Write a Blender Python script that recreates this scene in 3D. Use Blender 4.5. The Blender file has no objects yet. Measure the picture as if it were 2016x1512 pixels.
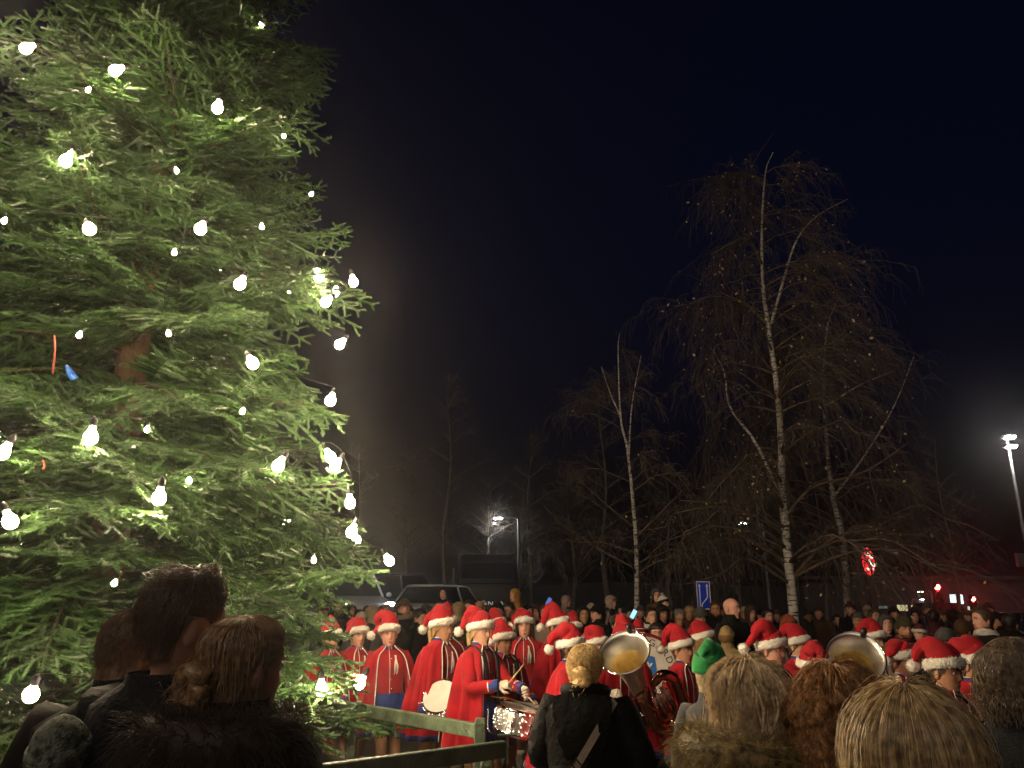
import bpy, math, random
import numpy as np
from mathutils import Vector, Matrix

# ------------------------------------------------------------------ camera, sky, light, exposure
SC = bpy.context.scene
COL = SC.collection
CAM_H = 1.80
TILT = math.radians(16.03)
FPX = 1511.0                      # focal length in photo pixels (2016 wide)
cd = bpy.data.cameras.new('camera')
cd.sensor_width = 36.0
cd.lens = 36.0 * FPX / 2016.0
cd.clip_end = 2000.0
cd.clip_start = 0.05
cam = bpy.data.objects.new('camera', cd)
cam.location = (0, 0, CAM_H)
cam.rotation_euler = (math.pi / 2 + TILT, 0, 0)
COL.objects.link(cam)
SC.camera = cam

W = bpy.data.worlds.new('World')
SC.world = W
W.use_nodes = True
nt = W.node_tree
bg = nt.nodes['Background']
sky = nt.nodes.new('ShaderNodeTexSky')
sky.sky_type = 'NISHITA'
sky.sun_disc = False
sky.sun_elevation = math.radians(-2.2)
sky.sun_rotation = math.radians(200)
sky.air_density = 1.0
sky.ozone_density = 2.0
tint = nt.nodes.new('ShaderNodeMix'); tint.data_type = 'RGBA'; tint.blend_type = 'MULTIPLY'; tint.inputs[0].default_value = 1.0
tint.inputs[7].default_value = (.50, .62, 1.30, 1)
nt.links.new(sky.outputs[0], tint.inputs[6]); nt.links.new(tint.outputs[2], bg.inputs[0])
bg.inputs[1].default_value = 0.034

sl = bpy.data.lights.new('sun', 'SUN')
sl.energy = 0.46                 # night: only a trace of light from the town behind the camera
sl.angle = math.radians(40)
sl.color = (1.0, 0.80, 0.62)
so = bpy.data.objects.new('sun', sl)
so.rotation_euler = (math.radians(52), 0, math.radians(-28))
COL.objects.link(so)

SC.view_settings.view_transform = 'Standard'
SC.view_settings.look = 'None'
SC.view_settings.exposure = 0.12
SC.view_settings.gamma = 1.0
SC.cycles.use_denoising = True
SC.cycles.max_bounces = 6
SC.cycles.diffuse_bounces = 3
SC.cycles.glossy_bounces = 3
SC.cycles.transmission_bounces = 4
SC.cycles.volume_bounces = 0
SC.cycles.sample_clamp_indirect = 4.0
SC.cycles.use_light_tree = True
BULB = 480.0
HAZE = 0.0016

# ------------------------------------------------------------------ helpers
ST, CT = math.sin(TILT), math.cos(TILT)
def ray(px, py):
    dx = (px - 1008) / FPX; dy = (756 - py) / FPX
    return np.array([dx, CT - dy * ST, ST + dy * CT])
def at(px, py, Y):
    """world point on the photo ray (px,py) at distance Y in front of the camera plane"""
    d = ray(px, py)
    return np.array([0, 0, CAM_H]) + d * (Y / d[1])
R = random.Random(7)
RN = np.random.default_rng(7)
A = np.array

class MB:
    def __init__(s): s.v = []; s.f = []; s.m = []; s.n = 0
    def add(s, v, f, m=0):
        v = np.asarray(v, float).reshape(-1, 3)
        o = s.n
        s.v.append(v); s.n += len(v)
        s.f.extend([tuple(int(i) + o for i in q) for q in f]); s.m.extend([m] * len(f))
        return o
    def loft(s, rings, closed=True, cap0=False, cap1=False, m=0):
        rings = np.asarray(rings, float)
        k, n, _ = rings.shape
        f = []
        lim = n if closed else n - 1
        for i in range(k - 1):
            a = i * n; b = a + n
            for j in range(lim):
                j2 = (j + 1) % n
                f.append((a + j, b + j, b + j2, a + j2))
        if cap0: f.append(tuple(range(n)))
        if cap1: f.append(tuple(range((k - 1) * n, k * n))[::-1])
        return s.add(rings.reshape(-1, 3), f, m)
    def tube(s, path, rad, sides=6, m=0, cap=True, up=None):
        return s.loft(tube_rings(path, rad, sides, up), True, cap, cap, m)
    def box(s, c, d, m=0, rot=None):
        x, y, z = np.asarray(d, float) / 2
        v = A([[sx * x, sy * y, sz * z] for sz in (-1, 1) for sy in (-1, 1) for sx in (-1, 1)])
        if rot is not None: v = v @ np.asarray(rot).T
        return s.add(v + np.asarray(c, float), [(0, 2, 3, 1), (4, 5, 7, 6), (0, 1, 5, 4), (2, 6, 7, 3), (0, 4, 6, 2), (1, 3, 7, 5)], m)
    def lathe(s, prof, n=20, m=0, axis=None, o=(0, 0, 0), cap0=False, cap1=False):
        """prof: list of (r, h); axis rotation matrix maps +z"""
        a = np.arange(n) * 2 * math.pi / n
        rings = A([[[r * math.cos(t), r * math.sin(t), h] for t in a] for r, h in prof])
        if axis is not None: rings = rings @ np.asarray(axis).T
        return s.loft(rings + np.asarray(o, float), True, cap0, cap1, m)
    def ball(s, c, r, n=10, k=7, m=0, sc=(1, 1, 1), rot=None):
        t = np.linspace(0.02, math.pi - 0.02, k); a = np.arange(n) * 2 * math.pi / n
        g = np.stack([np.outer(np.sin(t), np.cos(a)), np.outer(np.sin(t), np.sin(a)), np.outer(np.cos(t), np.ones(n))], -1) * r * A(sc)
        if rot is not None: g = g @ np.asarray(rot).T
        return s.loft(g + np.asarray(c, float), True, True, True, m)
    def mesh(s, name, mats, smooth=True):
        me = bpy.data.meshes.new(name)
        v = np.concatenate(s.v) if s.v else np.zeros((0, 3))
        me.from_pydata(v.tolist(), [], s.f)
        if not isinstance(mats, (list, tuple)): mats = [mats]
        for q in mats: me.materials.append(q)
        if len(mats) > 1: me.polygons.foreach_set('material_index', s.m)
        if smooth: me.polygons.foreach_set('use_smooth', [True] * len(s.f))
        me.update()
        return me
    def obj(s, name, mats, parent=None, smooth=True):
        return link(name, s.mesh(name, mats, smooth), parent)

def link(name, data, parent=None):
    o = bpy.data.objects.new(name, data)
    COL.objects.link(o)
    if parent is not None: o.parent = parent
    return o
def tag(o, label, cat, group=None, kind=None):
    if label: o['label'] = label
    if cat: o['category'] = cat
    if group: o['group'] = group
    if kind: o['kind'] = kind
    return o
def thing(name, label, cat, loc=(0, 0, 0), rz=0.0, group=None, scale=1.0):
    o = link(name, None)
    o.location = tuple(loc); o.rotation_euler = (0, 0, rz); o.scale = (scale,) * 3
    return tag(o, label, cat, group)
def unit(v):
    v = np.asarray(v, float); n = np.linalg.norm(v)
    return v / n if n > 1e-9 else v
def rotm(axis, ang):
    return A(Matrix.Rotation(ang, 3, Vector(axis)))
def align(z, up=(0, 0, 1)):
    """3x3 whose third column is z"""
    z = unit(z); x = np.cross(up, z)
    if np.linalg.norm(x) < 1e-5: x = A([1., 0, 0])
    x = unit(x); return np.stack([x, np.cross(z, x), z], 1)
def frames(path, up=None):
    p = np.asarray(path, float)
    t = np.gradient(p, axis=0)
    t /= np.maximum(np.linalg.norm(t, axis=1, keepdims=True), 1e-9)
    u = A([0, 0, 1.]) if up is None else np.asarray(up, float)
    if abs(np.dot(u, t[0])) > 0.95: u = A([0, 1., 0])
    E1 = []; E2 = []
    e = unit(u - t[0] * np.dot(u, t[0]))
    for i in range(len(p)):
        e = unit(e - t[i] * np.dot(e, t[i]))
        E1.append(e); E2.append(np.cross(t[i], e))
    return p, t, A(E1), A(E2)
def tube_rings(path, rad, sides=6, up=None):
    p, t, e1, e2 = frames(path, up)
    rad = np.broadcast_to(np.asarray(rad, float), (len(p),))
    a = np.arange(sides) * 2 * math.pi / sides
    return p[:, None] + rad[:, None, None] * (np.cos(a)[None, :, None] * e1[:, None] + np.sin(a)[None, :, None] * e2[:, None])
def smooth_path(pts, n=12):
    """Catmull-Rom through pts"""
    p = np.asarray(pts, float)
    q = np.vstack([2 * p[0] - p[1], p, 2 * p[-1] - p[-2]])
    out = []
    segs = len(p) - 1
    for u in np.linspace(0, segs, n):
        i = min(int(u), segs - 1); f = u - i
        a, b, c, d = q[i:i + 4]
        out.append(.5 * ((2 * b) + (-a + c) * f + (2 * a - 5 * b + 4 * c - d) * f * f + (-a + 3 * b - 3 * c + d) * f ** 3))
    return A(out)
def lerp_tab(tab, z):
    """tab rows (z, a, b, ...), z descending or ascending"""
    t = A(sorted(tab)); z = np.asarray(z, float)
    return [np.interp(z, t[:, 0], t[:, i]) for i in range(1, t.shape[1])]
def strands(mb, P, rad, m=0, taper=0.35):
    """P: (n,k,3) polylines -> three-sided tubes, vectorised"""
    P = np.asarray(P, float); n, k, _ = P.shape
    t = np.gradient(P, axis=1); t /= np.maximum(np.linalg.norm(t, axis=2, keepdims=True), 1e-9)
    ref = A([0.31, 0.85, 0.42])
    e1 = np.cross(t, ref); e1 /= np.maximum(np.linalg.norm(e1, axis=2, keepdims=True), 1e-9)
    e2 = np.cross(t, e1)
    w = np.linspace(1, taper, k)
    r = np.broadcast_to(np.asarray(rad, float), (n,))[:, None] * w[None]
    a = A([0, 2.094, 4.189])
    V = P[:, :, None] + r[:, :, None, None] * (np.cos(a)[None, None, :, None] * e1[:, :, None] + np.sin(a)[None, None, :, None] * e2[:, :, None])
    base = (np.arange(n) * k * 3)[:, None, None]
    i = (np.arange(k - 1) * 3)[None, :, None]; j = np.arange(3)[None, None, :]; j2 = (j + 1) % 3
    F = np.stack([base + i + j, base + i + 3 + j, base + i + 3 + j2, base + i + j2], -1).reshape(-1, 4)
    o = mb.n
    mb.v.append(V.reshape(-1, 3)); mb.n += V.size // 3
    mb.f.extend(map(tuple, (F + o).tolist())); mb.m.extend([m] * len(F))

# ------------------------------------------------------------------ materials
MATS = {}
def mat(name, col=(.5, .5, .5), rough=.75, metal=0.0, var=0.25, vscale=14.0, bump=0.0, bscale=80.0, sheen=0.0,
        emit=None, estr=0.0, transl=0.0, spec=0.4, rand=0.0, coat=0.0, col2=None):
    if name in MATS: return MATS[name]
    m = bpy.data.materials.new(name); m.use_nodes = True
    N = m.node_tree.nodes; L = m.node_tree.links
    b = N['Principled BSDF']; out = N['Material Output']
    b.inputs['Roughness'].default_value = rough
    b.inputs['Metallic'].default_value = metal
    b.inputs['Specular IOR Level'].default_value = spec
    b.inputs['Coat Weight'].default_value = coat
    if sheen: b.inputs['Sheen Weight'].default_value = sheen; b.inputs['Sheen Roughness'].default_value = .4
    tc = N.new('ShaderNodeTexCoord')
    no = N.new('ShaderNodeTexNoise'); no.inputs['Scale'].default_value = vscale; no.inputs['Detail'].default_value = 5
    L.new(tc.outputs['Object'], no.inputs['Vector'])
    mx = N.new('ShaderNodeMix'); mx.data_type = 'RGBA'
    c2 = col2 if col2 else tuple(c * (1 - var) for c in col)
    mx.inputs[6].default_value = (*c2, 1); mx.inputs[7].default_value = (*[min(1, c * (1 + var * .6)) for c in col], 1)
    mr = N.new('ShaderNodeMapRange'); mr.inputs[1].default_value = .32; mr.inputs[2].default_value = .68
    L.new(no.outputs[0], mr.inputs[0]); L.new(mr.outputs[0], mx.inputs[0])
    src = mx.outputs[2]
    if rand:
        oi = N.new('ShaderNodeObjectInfo'); hs = N.new('ShaderNodeHueSaturation')
        ma = N.new('ShaderNodeMapRange'); ma.inputs[3].default_value = 1 - rand; ma.inputs[4].default_value = 1 + rand
        L.new(oi.outputs['Random'], ma.inputs[0]); L.new(ma.outputs[0], hs.inputs['Value']); L.new(src, hs.inputs['Color'])
        src = hs.outputs[0]
    L.new(src, b.inputs['Base Color'])
    if bump:
        n2 = N.new('ShaderNodeTexNoise'); n2.inputs['Scale'].default_value = bscale; n2.inputs['Detail'].default_value = 4
        L.new(tc.outputs['Object'], n2.inputs['Vector'])
        bp = N.new('ShaderNodeBump'); bp.inputs['Strength'].default_value = bump; bp.inputs['Distance'].default_value = .02
        L.new(n2.outputs[0], bp.inputs['Height']); L.new(bp.outputs[0], b.inputs['Normal'])
    if emit:
        b.inputs['Emission Color'].default_value = (*emit, 1); b.inputs['Emission Strength'].default_value = estr
    if transl:
        tr = N.new('ShaderNodeBsdfTranslucent'); L.new(src, tr.inputs['Color'])
        ms = N.new('ShaderNodeMixShader'); ms.inputs[0].default_value = transl
        L.new(b.outputs[0], ms.inputs[1]); L.new(tr.outputs[0], ms.inputs[2]); L.new(ms.outputs[0], out.inputs['Surface'])
    MATS[name] = m
    return m
def emat(name, col, s):
    if name in MATS: return MATS[name]
    m = mat(name, col, .3, emit=col, estr=s); return m
def bark_birch(name, white=(.76, .72, .65)):
    if name in MATS: return MATS[name]
    m = bpy.data.materials.new(name); m.use_nodes = True
    N = m.node_tree.nodes; L = m.node_tree.links; b = N['Principled BSDF']
    b.inputs['Roughness'].default_value = .8
    tc = N.new('ShaderNodeTexCoord'); mp = N.new('ShaderNodeMapping'); mp.inputs['Scale'].default_value = (5, 5, 26)
    no = N.new('ShaderNodeTexNoise'); no.inputs['Scale'].default_value = 1; no.inputs['Detail'].default_value = 6; no.inputs['Roughness'].default_value = .7
    L.new(tc.outputs['Object'], mp.inputs[0]); L.new(mp.outputs[0], no.inputs['Vector'])
    cr = N.new('ShaderNodeValToRGB'); e = cr.color_ramp.elements
    e[0].position = .40; e[0].color = (.02, .017, .014, 1); e[1].position = .50; e[1].color = (*white, 1)
    n2 = N.new('ShaderNodeTexNoise'); n2.inputs['Scale'].default_value = 1.3; L.new(tc.outputs['Object'], n2.inputs['Vector'])
    mx = N.new('ShaderNodeMix'); mx.data_type = 'RGBA'; mx.blend_type = 'MULTIPLY'; mx.inputs[0].default_value = .8
    c2 = N.new('ShaderNodeValToRGB'); c2.color_ramp.elements[0].position = .35; c2.color_ramp.elements[0].color = (.35, .3, .25, 1); c2.color_ramp.elements[1].position = .6
    L.new(n2.outputs[0], c2.inputs[0]); L.new(no.outputs[0], cr.inputs[0]); L.new(cr.outputs[0], mx.inputs[6]); L.new(c2.outputs[0], mx.inputs[7])
    L.new(mx.outputs[2], b.inputs['Base Color'])
    bp = N.new('ShaderNodeBump'); bp.inputs['Strength'].default_value = .5; L.new(no.outputs[0], bp.inputs['Height']); L.new(bp.outputs[0], b.inputs['Normal'])
    MATS[name] = m
    return m

# ------------------------------------------------------------------ ground
def sstep(x, a, b):
    t = np.clip((np.asarray(x, float) - a) / (b - a), 0, 1); return t * t * (3 - 2 * t)
def gh(x, y): return (.30 + .75 * (1 - sstep(x, -3.5, .5))) * sstep(y, 17, 21.5)
asphalt = mat('asphalt', (.085, .066, .052), .62, var=.45, vscale=2.2, bump=.35, bscale=140, spec=.5)
def make_ground():
    xs = np.concatenate([[-700, -200, -80], np.linspace(-40, 40, 33), [80, 200, 700]])
    ys = np.concatenate([[-60, -20, -8], np.linspace(-4, 44, 49), [60, 90, 150, 300, 800]])
    X, Y = np.meshgrid(xs, ys, indexing='ij')
    Z = gh(X, Y)
    mb = MB(); mb.loft(np.stack([X, Y, Z], -1), closed=False)
    tag(mb.obj('ground', asphalt), 'dark worn asphalt square under the crowd', None, kind='structure')
make_ground()
def make_verge():
    g = mat('grass_soil', (.035, .04, .018), .95, var=.5, vscale=5, bump=.6, bscale=60)
    mb = MB()
    a = np.linspace(0, 2 * math.pi, 28, endpoint=False)
    ring = lambda s, z: A([[TX + 2.7 * s * math.cos(t) * (1 + .03 * math.sin(5 * t)), TY + 2.5 * s * math.sin(t), z] for t in a])
    mb.loft(A([ring(1, .004), ring(.97, .05), ring(.5, .09), ring(.02, .1)]), cap1=True)
    tag(mb.obj('planting_bed', g), 'low bed of dark soil round the foot of the lit fir', None, kind='structure')

# ------------------------------------------------------------------ Christmas fir
TX, TY = -3.15, 6.1
def RF(z): return 2.28 * np.clip(1 - (np.asarray(z, float) - 1) / 12.5, 0.01, 1.03) ** .85
needle = mat('fir_needles', (.036, .082, .020), .45, var=.45, vscale=5, transl=.30, spec=.5, rand=.16)
twigm = mat('fir_twig', (.040, .028, .015), .85, var=.3, vscale=20)
firbark = mat('fir_bark', (.15, .085, .045), .9, var=.5, vscale=9, bump=.8, bscale=30)
def fir_branch(L, seed):
    g = np.random.default_rng(seed)
    def axis(t):
        t = np.asarray(t, float)
        return np.stack([L * t, .05 * L * np.sin(3 * t + seed), L * (.14 * t - .46 * t ** 2 + .20 * t ** 3)], -1)
    S0 = []; S1 = []; wood = []
    ax = axis(np.linspace(0, 1, 6)); wood.append((ax, .008 + .005 * L))
    for a0, a1 in zip(np.linspace(.45, .95, 10), np.linspace(.5, 1.0, 10)): S0.append(axis(a0)); S1.append(axis(a1))
    W3 = []
    s = .10 * L + .05
    while s < L:
        for sd in (-1, 1):
            if g.random() < .07: continue
            P = axis(s / L); T = unit(axis(min(1, s / L + .02)) - axis(s / L - .02))
            ll = min(.85, .16 + .52 * (L - s)) * g.uniform(.65, 1.12)
            side = unit(np.cross(A([0, 0, 1.]), T)) * sd
            an = math.radians(g.uniform(48, 68))
            d = math.cos(an) * T + math.sin(an) * side; d[2] += g.uniform(-.48, .06)
            bend = T * .35 + A([0, 0, -.10 + .08 * g.random()])
            u = np.linspace(0, 1, 5)[:, None]
            lp = P + ll * (u * unit(d) + .5 * u * u * bend)
            W3.append(lp)
            for i in range(4):
                if i or g.random() < .5: S0.append(lp[i]); S1.append(lp[i + 1])
            v = .07
            while v < ll:
                f = v / ll; k = min(int(f * 4), 3); q = lp[k] + (lp[k + 1] - lp[k]) * (f * 4 - k)
                tt = unit(lp[k + 1] - lp[k])
                for s2 in (-1, 1):
                    if g.random() < .10: continue
                    lt = min(.24, .085 + .30 * (ll - v)) * g.uniform(.65, 1.2)
                    sd2 = unit(np.cross(A([0, 0, 1.]), tt)) * s2
                    a2 = math.radians(g.uniform(42, 62))
                    d2 = math.cos(a2) * tt + math.sin(a2) * sd2 + A([0, 0, g.uniform(-.38, .34)])
                    e = q + unit(d2) * lt
                    S0.append(q); S1.append(e)
                v += g.uniform(.095, .135)
        s += g.uniform(.095, .135)
    S0 = A(S0); S1 = A(S1); Ls = np.linalg.norm(S1 - S0, axis=1)
    n = np.maximum(5, (Ls * 420).astype(int))
    idx = np.repeat(np.arange(len(n)), n); M = len(idx)
    u = g.random(M)
    t = ((S1 - S0) / Ls[:, None])[idx]
    p = S0[idx] + (S1 - S0)[idx] * u[:, None]
    sd = np.cross(A([0, 0, 1.]), t); sd /= np.maximum(np.linalg.norm(sd, axis=1, keepdims=True), 1e-6)
    up = np.cross(t, sd)
    ph = np.radians(g.uniform(-150, 150, M)); be = np.radians(g.uniform(38, 66, M) - 18 * u)
    d = np.cos(be)[:, None] * t + np.sin(be)[:, None] * (np.cos(ph)[:, None] * up + np.sin(ph)[:, None] * sd)
    ln = g.uniform(.022, .032, M)[:, None]
    w = np.cross(d, g.normal(size=(M, 3)) * .35 + np.cross(t, d)); w /= np.maximum(np.linalg.norm(w, axis=1, keepdims=True), 1e-6)
    V = np.stack([p - w * .0036, p + w * .0036, p + d * ln], 1).reshape(-1, 3)
    mb = MB()
    mb.v.append(V); mb.n += len(V)
    mb.f.extend(map(tuple, np.arange(M * 3).reshape(-1, 3).tolist())); mb.m.extend([0] * M)
    Tn = (S1 - S0) / Ls[:, None]; core = np.stack([S0 - Tn * .004, S0 + (S1 - S0) * .35, S0 + (S1 - S0) * .8, S1 + Tn * .008], 1)
    strands(mb, core, np.minimum(.0125, .006 + Ls * .05), 0, .45)
    for pth, r in wood: mb.tube(pth, np.linspace(r, .004, len(pth)), 5, 1)
    strands(mb, A(W3), .0045, 1)
    return mb.mesh('fir_branch', [needle, twigm], smooth=False)

def make_fir():
    t = thing('fir_tree', 'tall dense fir tree hung with strings of glowing warm bulbs', 'tree', (TX, TY, 0))
    mb = MB()
    zs = np.linspace(-.05, 13.2, 24)
    mb.tube(np.stack([.03 * np.sin(zs), .03 * np.cos(zs * 1.3), zs], 1), .15 * (1 - zs / 13.6) + .012, 12)
    mb.obj('trunk', firbark, t)
    var = {}
    for li, L in enumerate((2.35, 1.85, 1.4, 1.0, .6)):
        var[li] = (L, [fir_branch(L, 10 * li + k) for k in range(3)])
    z = .55; cnt = 0; phase = 0
    while z < 13.0 and cnt < 300:
        r = float(RF(z)); nb = 9 if z < 8.5 else 6
        phase += 2.4
        for k in range(nb):
            if cnt >= 300: break
            inter = (k % 3 == 2)
            Lw = r * R.uniform(.90, 1.07) * (.78 if inter else 1)
            li = min(var, key=lambda q: abs(var[q][0] - Lw))
            o = link('branch', R.choice(var[li][1]), t); cnt += 1
            o.location = (0, 0, z + R.uniform(-.12, .12) + (.15 if inter else 0))
            az = phase + (k + R.uniform(-.3, .3)) * 2 * math.pi / nb
            pit = math.radians(-3 + 26 * (z / 13) + R.uniform(-13, 13))
            o.rotation_euler = (R.uniform(-.5, .5), -pit, az)
            sx = Lw / var[li][0]
            o.scale = (sx, max(.85, min(1.15, sx)), max(.85, min(1.15, sx)))
        z += .325 if z < 8.5 else .55
    return t
make_fir()
make_verge()

# ------------------------------------------------------------------ strings of bulbs on the fir
bulb_glass = emat('bulb_glass_lit', (1.0, .77, .48), BULB)
cable_m = mat('black_cable', (.006, .006, .006), .95, spec=.05)
socket_m = mat('black_socket', (.015, .015, .015), .45)
def bulb_mesh():
    mb = MB()
    mb.lathe([(.004, -.109), (.020, -.105), (.0325, -.091), (.037, -.072), (.034, -.053), (.024, -.036), (.0165, -.022), (.0155, -.004)], 12, cap0=True, cap1=True)
    return mb.mesh('bulb', bulb_glass)
def socket_mesh():
    mb = MB(); mb.lathe([(.0185, -.006), (.0195, .002), (.0195, .035), (.012, .045), (.006, .055)], 10, cap0=True, cap1=True)
    return mb.mesh('socket', socket_m)
BM, SM = bulb_mesh(), socket_mesh()
def on_tree(px, py, push=0.0):
    """the point of the crown's front that the pixel looks at"""
    d = ray(px, py); o = A([0, 0, CAM_H]); best = None; bq = 9
    for Y in np.arange(2.6, 8.0, .03):
        p = o + d * (Y / d[1]); q = math.hypot(p[0] - TX, p[1] - TY) / (RF(p[2]) * 1.0)
        if q < bq: bq = q; best = p
        if q <= 1.0: break
    return best + unit(d) * (push + .14)
STRINGS = [
  ('topmost string of bulbs slanting over the fir near its narrow top', [(-60, 60, 0), (68, 88, 0), (243, 132, -.1), (432, 198, -.1), (560, 262, .4), (512, 45, .5)]),
  ('string of bulbs sloping down to one pair of close bulbs halfway up the fir', [(-40, 225, 0), (140, 300, -.1), (400, 438, -.12), (515, 440, .25), (615, 378, .3)]),
  ('string of bulbs running out to the fir tips and down three bulbs at the edge', [(12, 428, .35), (172, 440, -.12), (345, 490, .4), (480, 545, 0), (625, 528, .1), (652, 585, 0), (678, 668, 0)]),
  ('string of bulbs crossing the fir in front of its bare trunk gap', [(-70, 610, 0), (160, 652, .3), (490, 702, -.1), (655, 775, -.05)]),
  ('string of bulbs on a sagging cable below the trunk gap of the fir', [(20, 870, 0), (183, 838, -.15), (292, 838, .5), (480, 803, .45)]),
  ('taut string of bulbs across the wide lower boughs of the fir', [(12, 1005, -.1), (317, 957, -.15), (373, 938, .3), (558, 900, -.1), (642, 884, 0), (670, 903, .2), (688, 972, 0), (698, 1032, 0)]),
  ('lowest string of bulbs hanging under the boughs beside the band', [(68, 1346, -.1), (330, 1330, .1), (576, 1402, 0), (633, 1335, 0), (718, 1328, -.1)]),
  ('short string of bulbs glimmering deep between the boughs of the fir', [(177, 172, .5), (345, 330, .6), (330, 650, .6), (618, 1095, .3), (230, 1140, .55)]),
]
def make_string(label, pts3, i, small=()):
    pts = [A(p) for p in pts3]
    t = thing('light_string', label, 'string lights', tuple(pts[0]), group='strings of bulbs on the fir')
    o0 = pts[0]; path = []
    for k, p in enumerate(pts):
        top = p - o0 + A([0, 0, .055]); path.append(top)
        if k < len(pts) - 1:
            q = pts[k + 1] - o0 + A([0, 0, .055]); mid = (top + q) / 2
            # keep the cable outside the crown
            rad = mid[:2] + o0[:2] - A([TX, TY]); rr = np.linalg.norm(rad); want = float(RF(mid[2] + o0[2])) * .98
            if rr > .3 and rr < want: mid[:2] += rad / rr * (want - rr) * .8
            mid[2] -= .06 * np.linalg.norm(q - top); path.append(mid)
    mb = MB(); mb.tube(smooth_path(path, len(path) * 6), .0028, 5); mb.obj('cable', cable_m, t)
    for k, p in enumerate(pts):
        b = link('bulb', BM, t); b.location = tuple(p - o0)
        b.rotation_euler = (R.uniform(-.5, .5), R.uniform(-.65, .65), 0)
        if k in small: b.scale = (.42,) * 3
        link('socket', SM, b)
for i, (lb, ps) in enumerate(STRINGS): make_string(lb, [on_tree(*q) for q in ps], i, [k for k, q in enumerate(ps) if q[2] > .2])
def round_back(z0, z1, a0, a1, n):
    out = []
    for k in range(n):
        f = k / (n - 1); a = math.radians(a0 + (a1 - a0) * f); z = z0 + (z1 - z0) * f; r = float(RF(z)) * 1.02
        out.append(A([TX + r * math.cos(a), TY + r * math.sin(a), z]))
    return out
make_string('string of bulbs round the back of the fir facing the car park', round_back(2.2, 3.4, 10, 150, 6), 20)
make_string('string of bulbs round the back of the fir at first floor height', round_back(4.6, 5.8, 5, 150, 6), 21)

# red strap and blue plastic scrap caught in the fir
def strap(px0, py0, px1, py1, label):
    p0, p1 = on_tree(px0, py0, .3), on_tree(px1, py1, .3)
    t = MB(); t.tube(smooth_path([p0, (p0 + p1) / 2 + A([.01, 0, 0]), p1], 6), .005, 6)
    tag(t.obj('strap', mat('red_strap', (.28, .03, .02), .6)), label, 'strap', 'red straps in the fir')
strap(107, 660, 103, 735, 'thin red strap hanging in the fir beside the bare trunk')
strap(84, 905, 85, 925, 'short red strap hanging low in the fir below the trunk gap')
def scrap():
    p = on_tree(140, 735, .25); mb = MB()
    g = A([[[-.045, 0, .05], [-.03, -.01, .055]], [[-.02, -.02, .0], [.015, -.03, .02]], [[.01, -.01, -.05], [.055, -.01, -.03]]])
    mb.loft(np.concatenate([g, g[:, ::-1] + A([0, .004, 0])], 1), True, True, True)
    o = mb.obj('plastic_scrap', mat('blue_plastic', (.02, .12, .5), .3)); o.location = tuple(p)
    tag(o, 'small curled blue plastic scrap caught in the fir near its trunk', 'scrap')
scrap()

# ------------------------------------------------------------------ wooden rail fence round the fir
fence_m = mat('green_painted_wood', (.060, .082, .050), .55, var=.55, vscale=7, bump=.4, bscale=40)
def plank(parent, a, b, z, h=.095, w=.05, name='rail'):
    a = A(a); b = A(b); d = b - a; L = np.linalg.norm(d); u = d / L; nrm = A([-u[1], u[0]])
    mb = MB(); c = .006; prof = [(-w / 2, -h / 2 + c), (-w / 2 + c, -h / 2), (w / 2 - c, -h / 2), (w / 2, -h / 2 + c), (w / 2, h / 2 - c), (w / 2 - c, h / 2), (-w / 2 + c, h / 2), (-w / 2, h / 2 - c)]
    rings = [[[*(a + u * s + nrm * q[0]), z + q[1]] for q in prof] for s in np.linspace(0, L, 8)]
    mb.loft(A(rings), True, True, True); return mb.obj(name, fence_m, parent, smooth=False)
def post(parent, p, top, w=.085):
    mb = MB(); h = w / 2; b = .008
    pr = [(-h + b, -h), (h - b, -h), (h, -h + b), (h, h - b), (h - b, h), (-h + b, h), (-h, h - b), (-h, -h + b)]
    ring = lambda s, z: A([[p[0] + q[0] * s, p[1] + q[1] * s, z] for q in pr])
    mb.loft(A([ring(1, -.02), ring(1, top - .03), ring(.75, top)]), True, False, True)
    return mb.obj('post', fence_m, parent, smooth=False)
fa = thing('rail_fence', 'green wooden rail fence with its lit side towards the band', 'fence', (0, 0, 0), group='rail fences round the fir')
A0, A1 = A([-.24, 5.80]), A([-2.60, 8.38])
plank(fa, A0, A1, .955); plank(fa, A0, A1, .50)
post(fa, A0 + A([.02, -.03]), 1.04); post(fa, (A0 + A1) / 2 + A([.05, .05]), .98); post(fa, A1, .98)
fb = thing('rail_fence', 'dark wooden rail fence in shadow behind the standing couple', 'fence', (0, 0, 0), group='rail fences round the fir')
B0, B1 = A([-.05, 5.10]), A([-2.95, 2.90])
plank(fb, B0, B1, .955); plank(fb, B0, B1, .50)
post(fb, B0 + A([-.10, 0.0]), .90); post(fb, (B0 + B1) / 2 + A([.04, -.04]), .92); post(fb, B1, .92)
mbk = MB(); mbk.box((-.03, 5.42, .985), (.13, .05, .008)); mbk.box((-.03, 5.42, .90), (.012, .05, .17))
mbk.obj('bracket', mat('green_steel', (.07, .09, .06), .4, metal=.6), fa, smooth=False)

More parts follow.
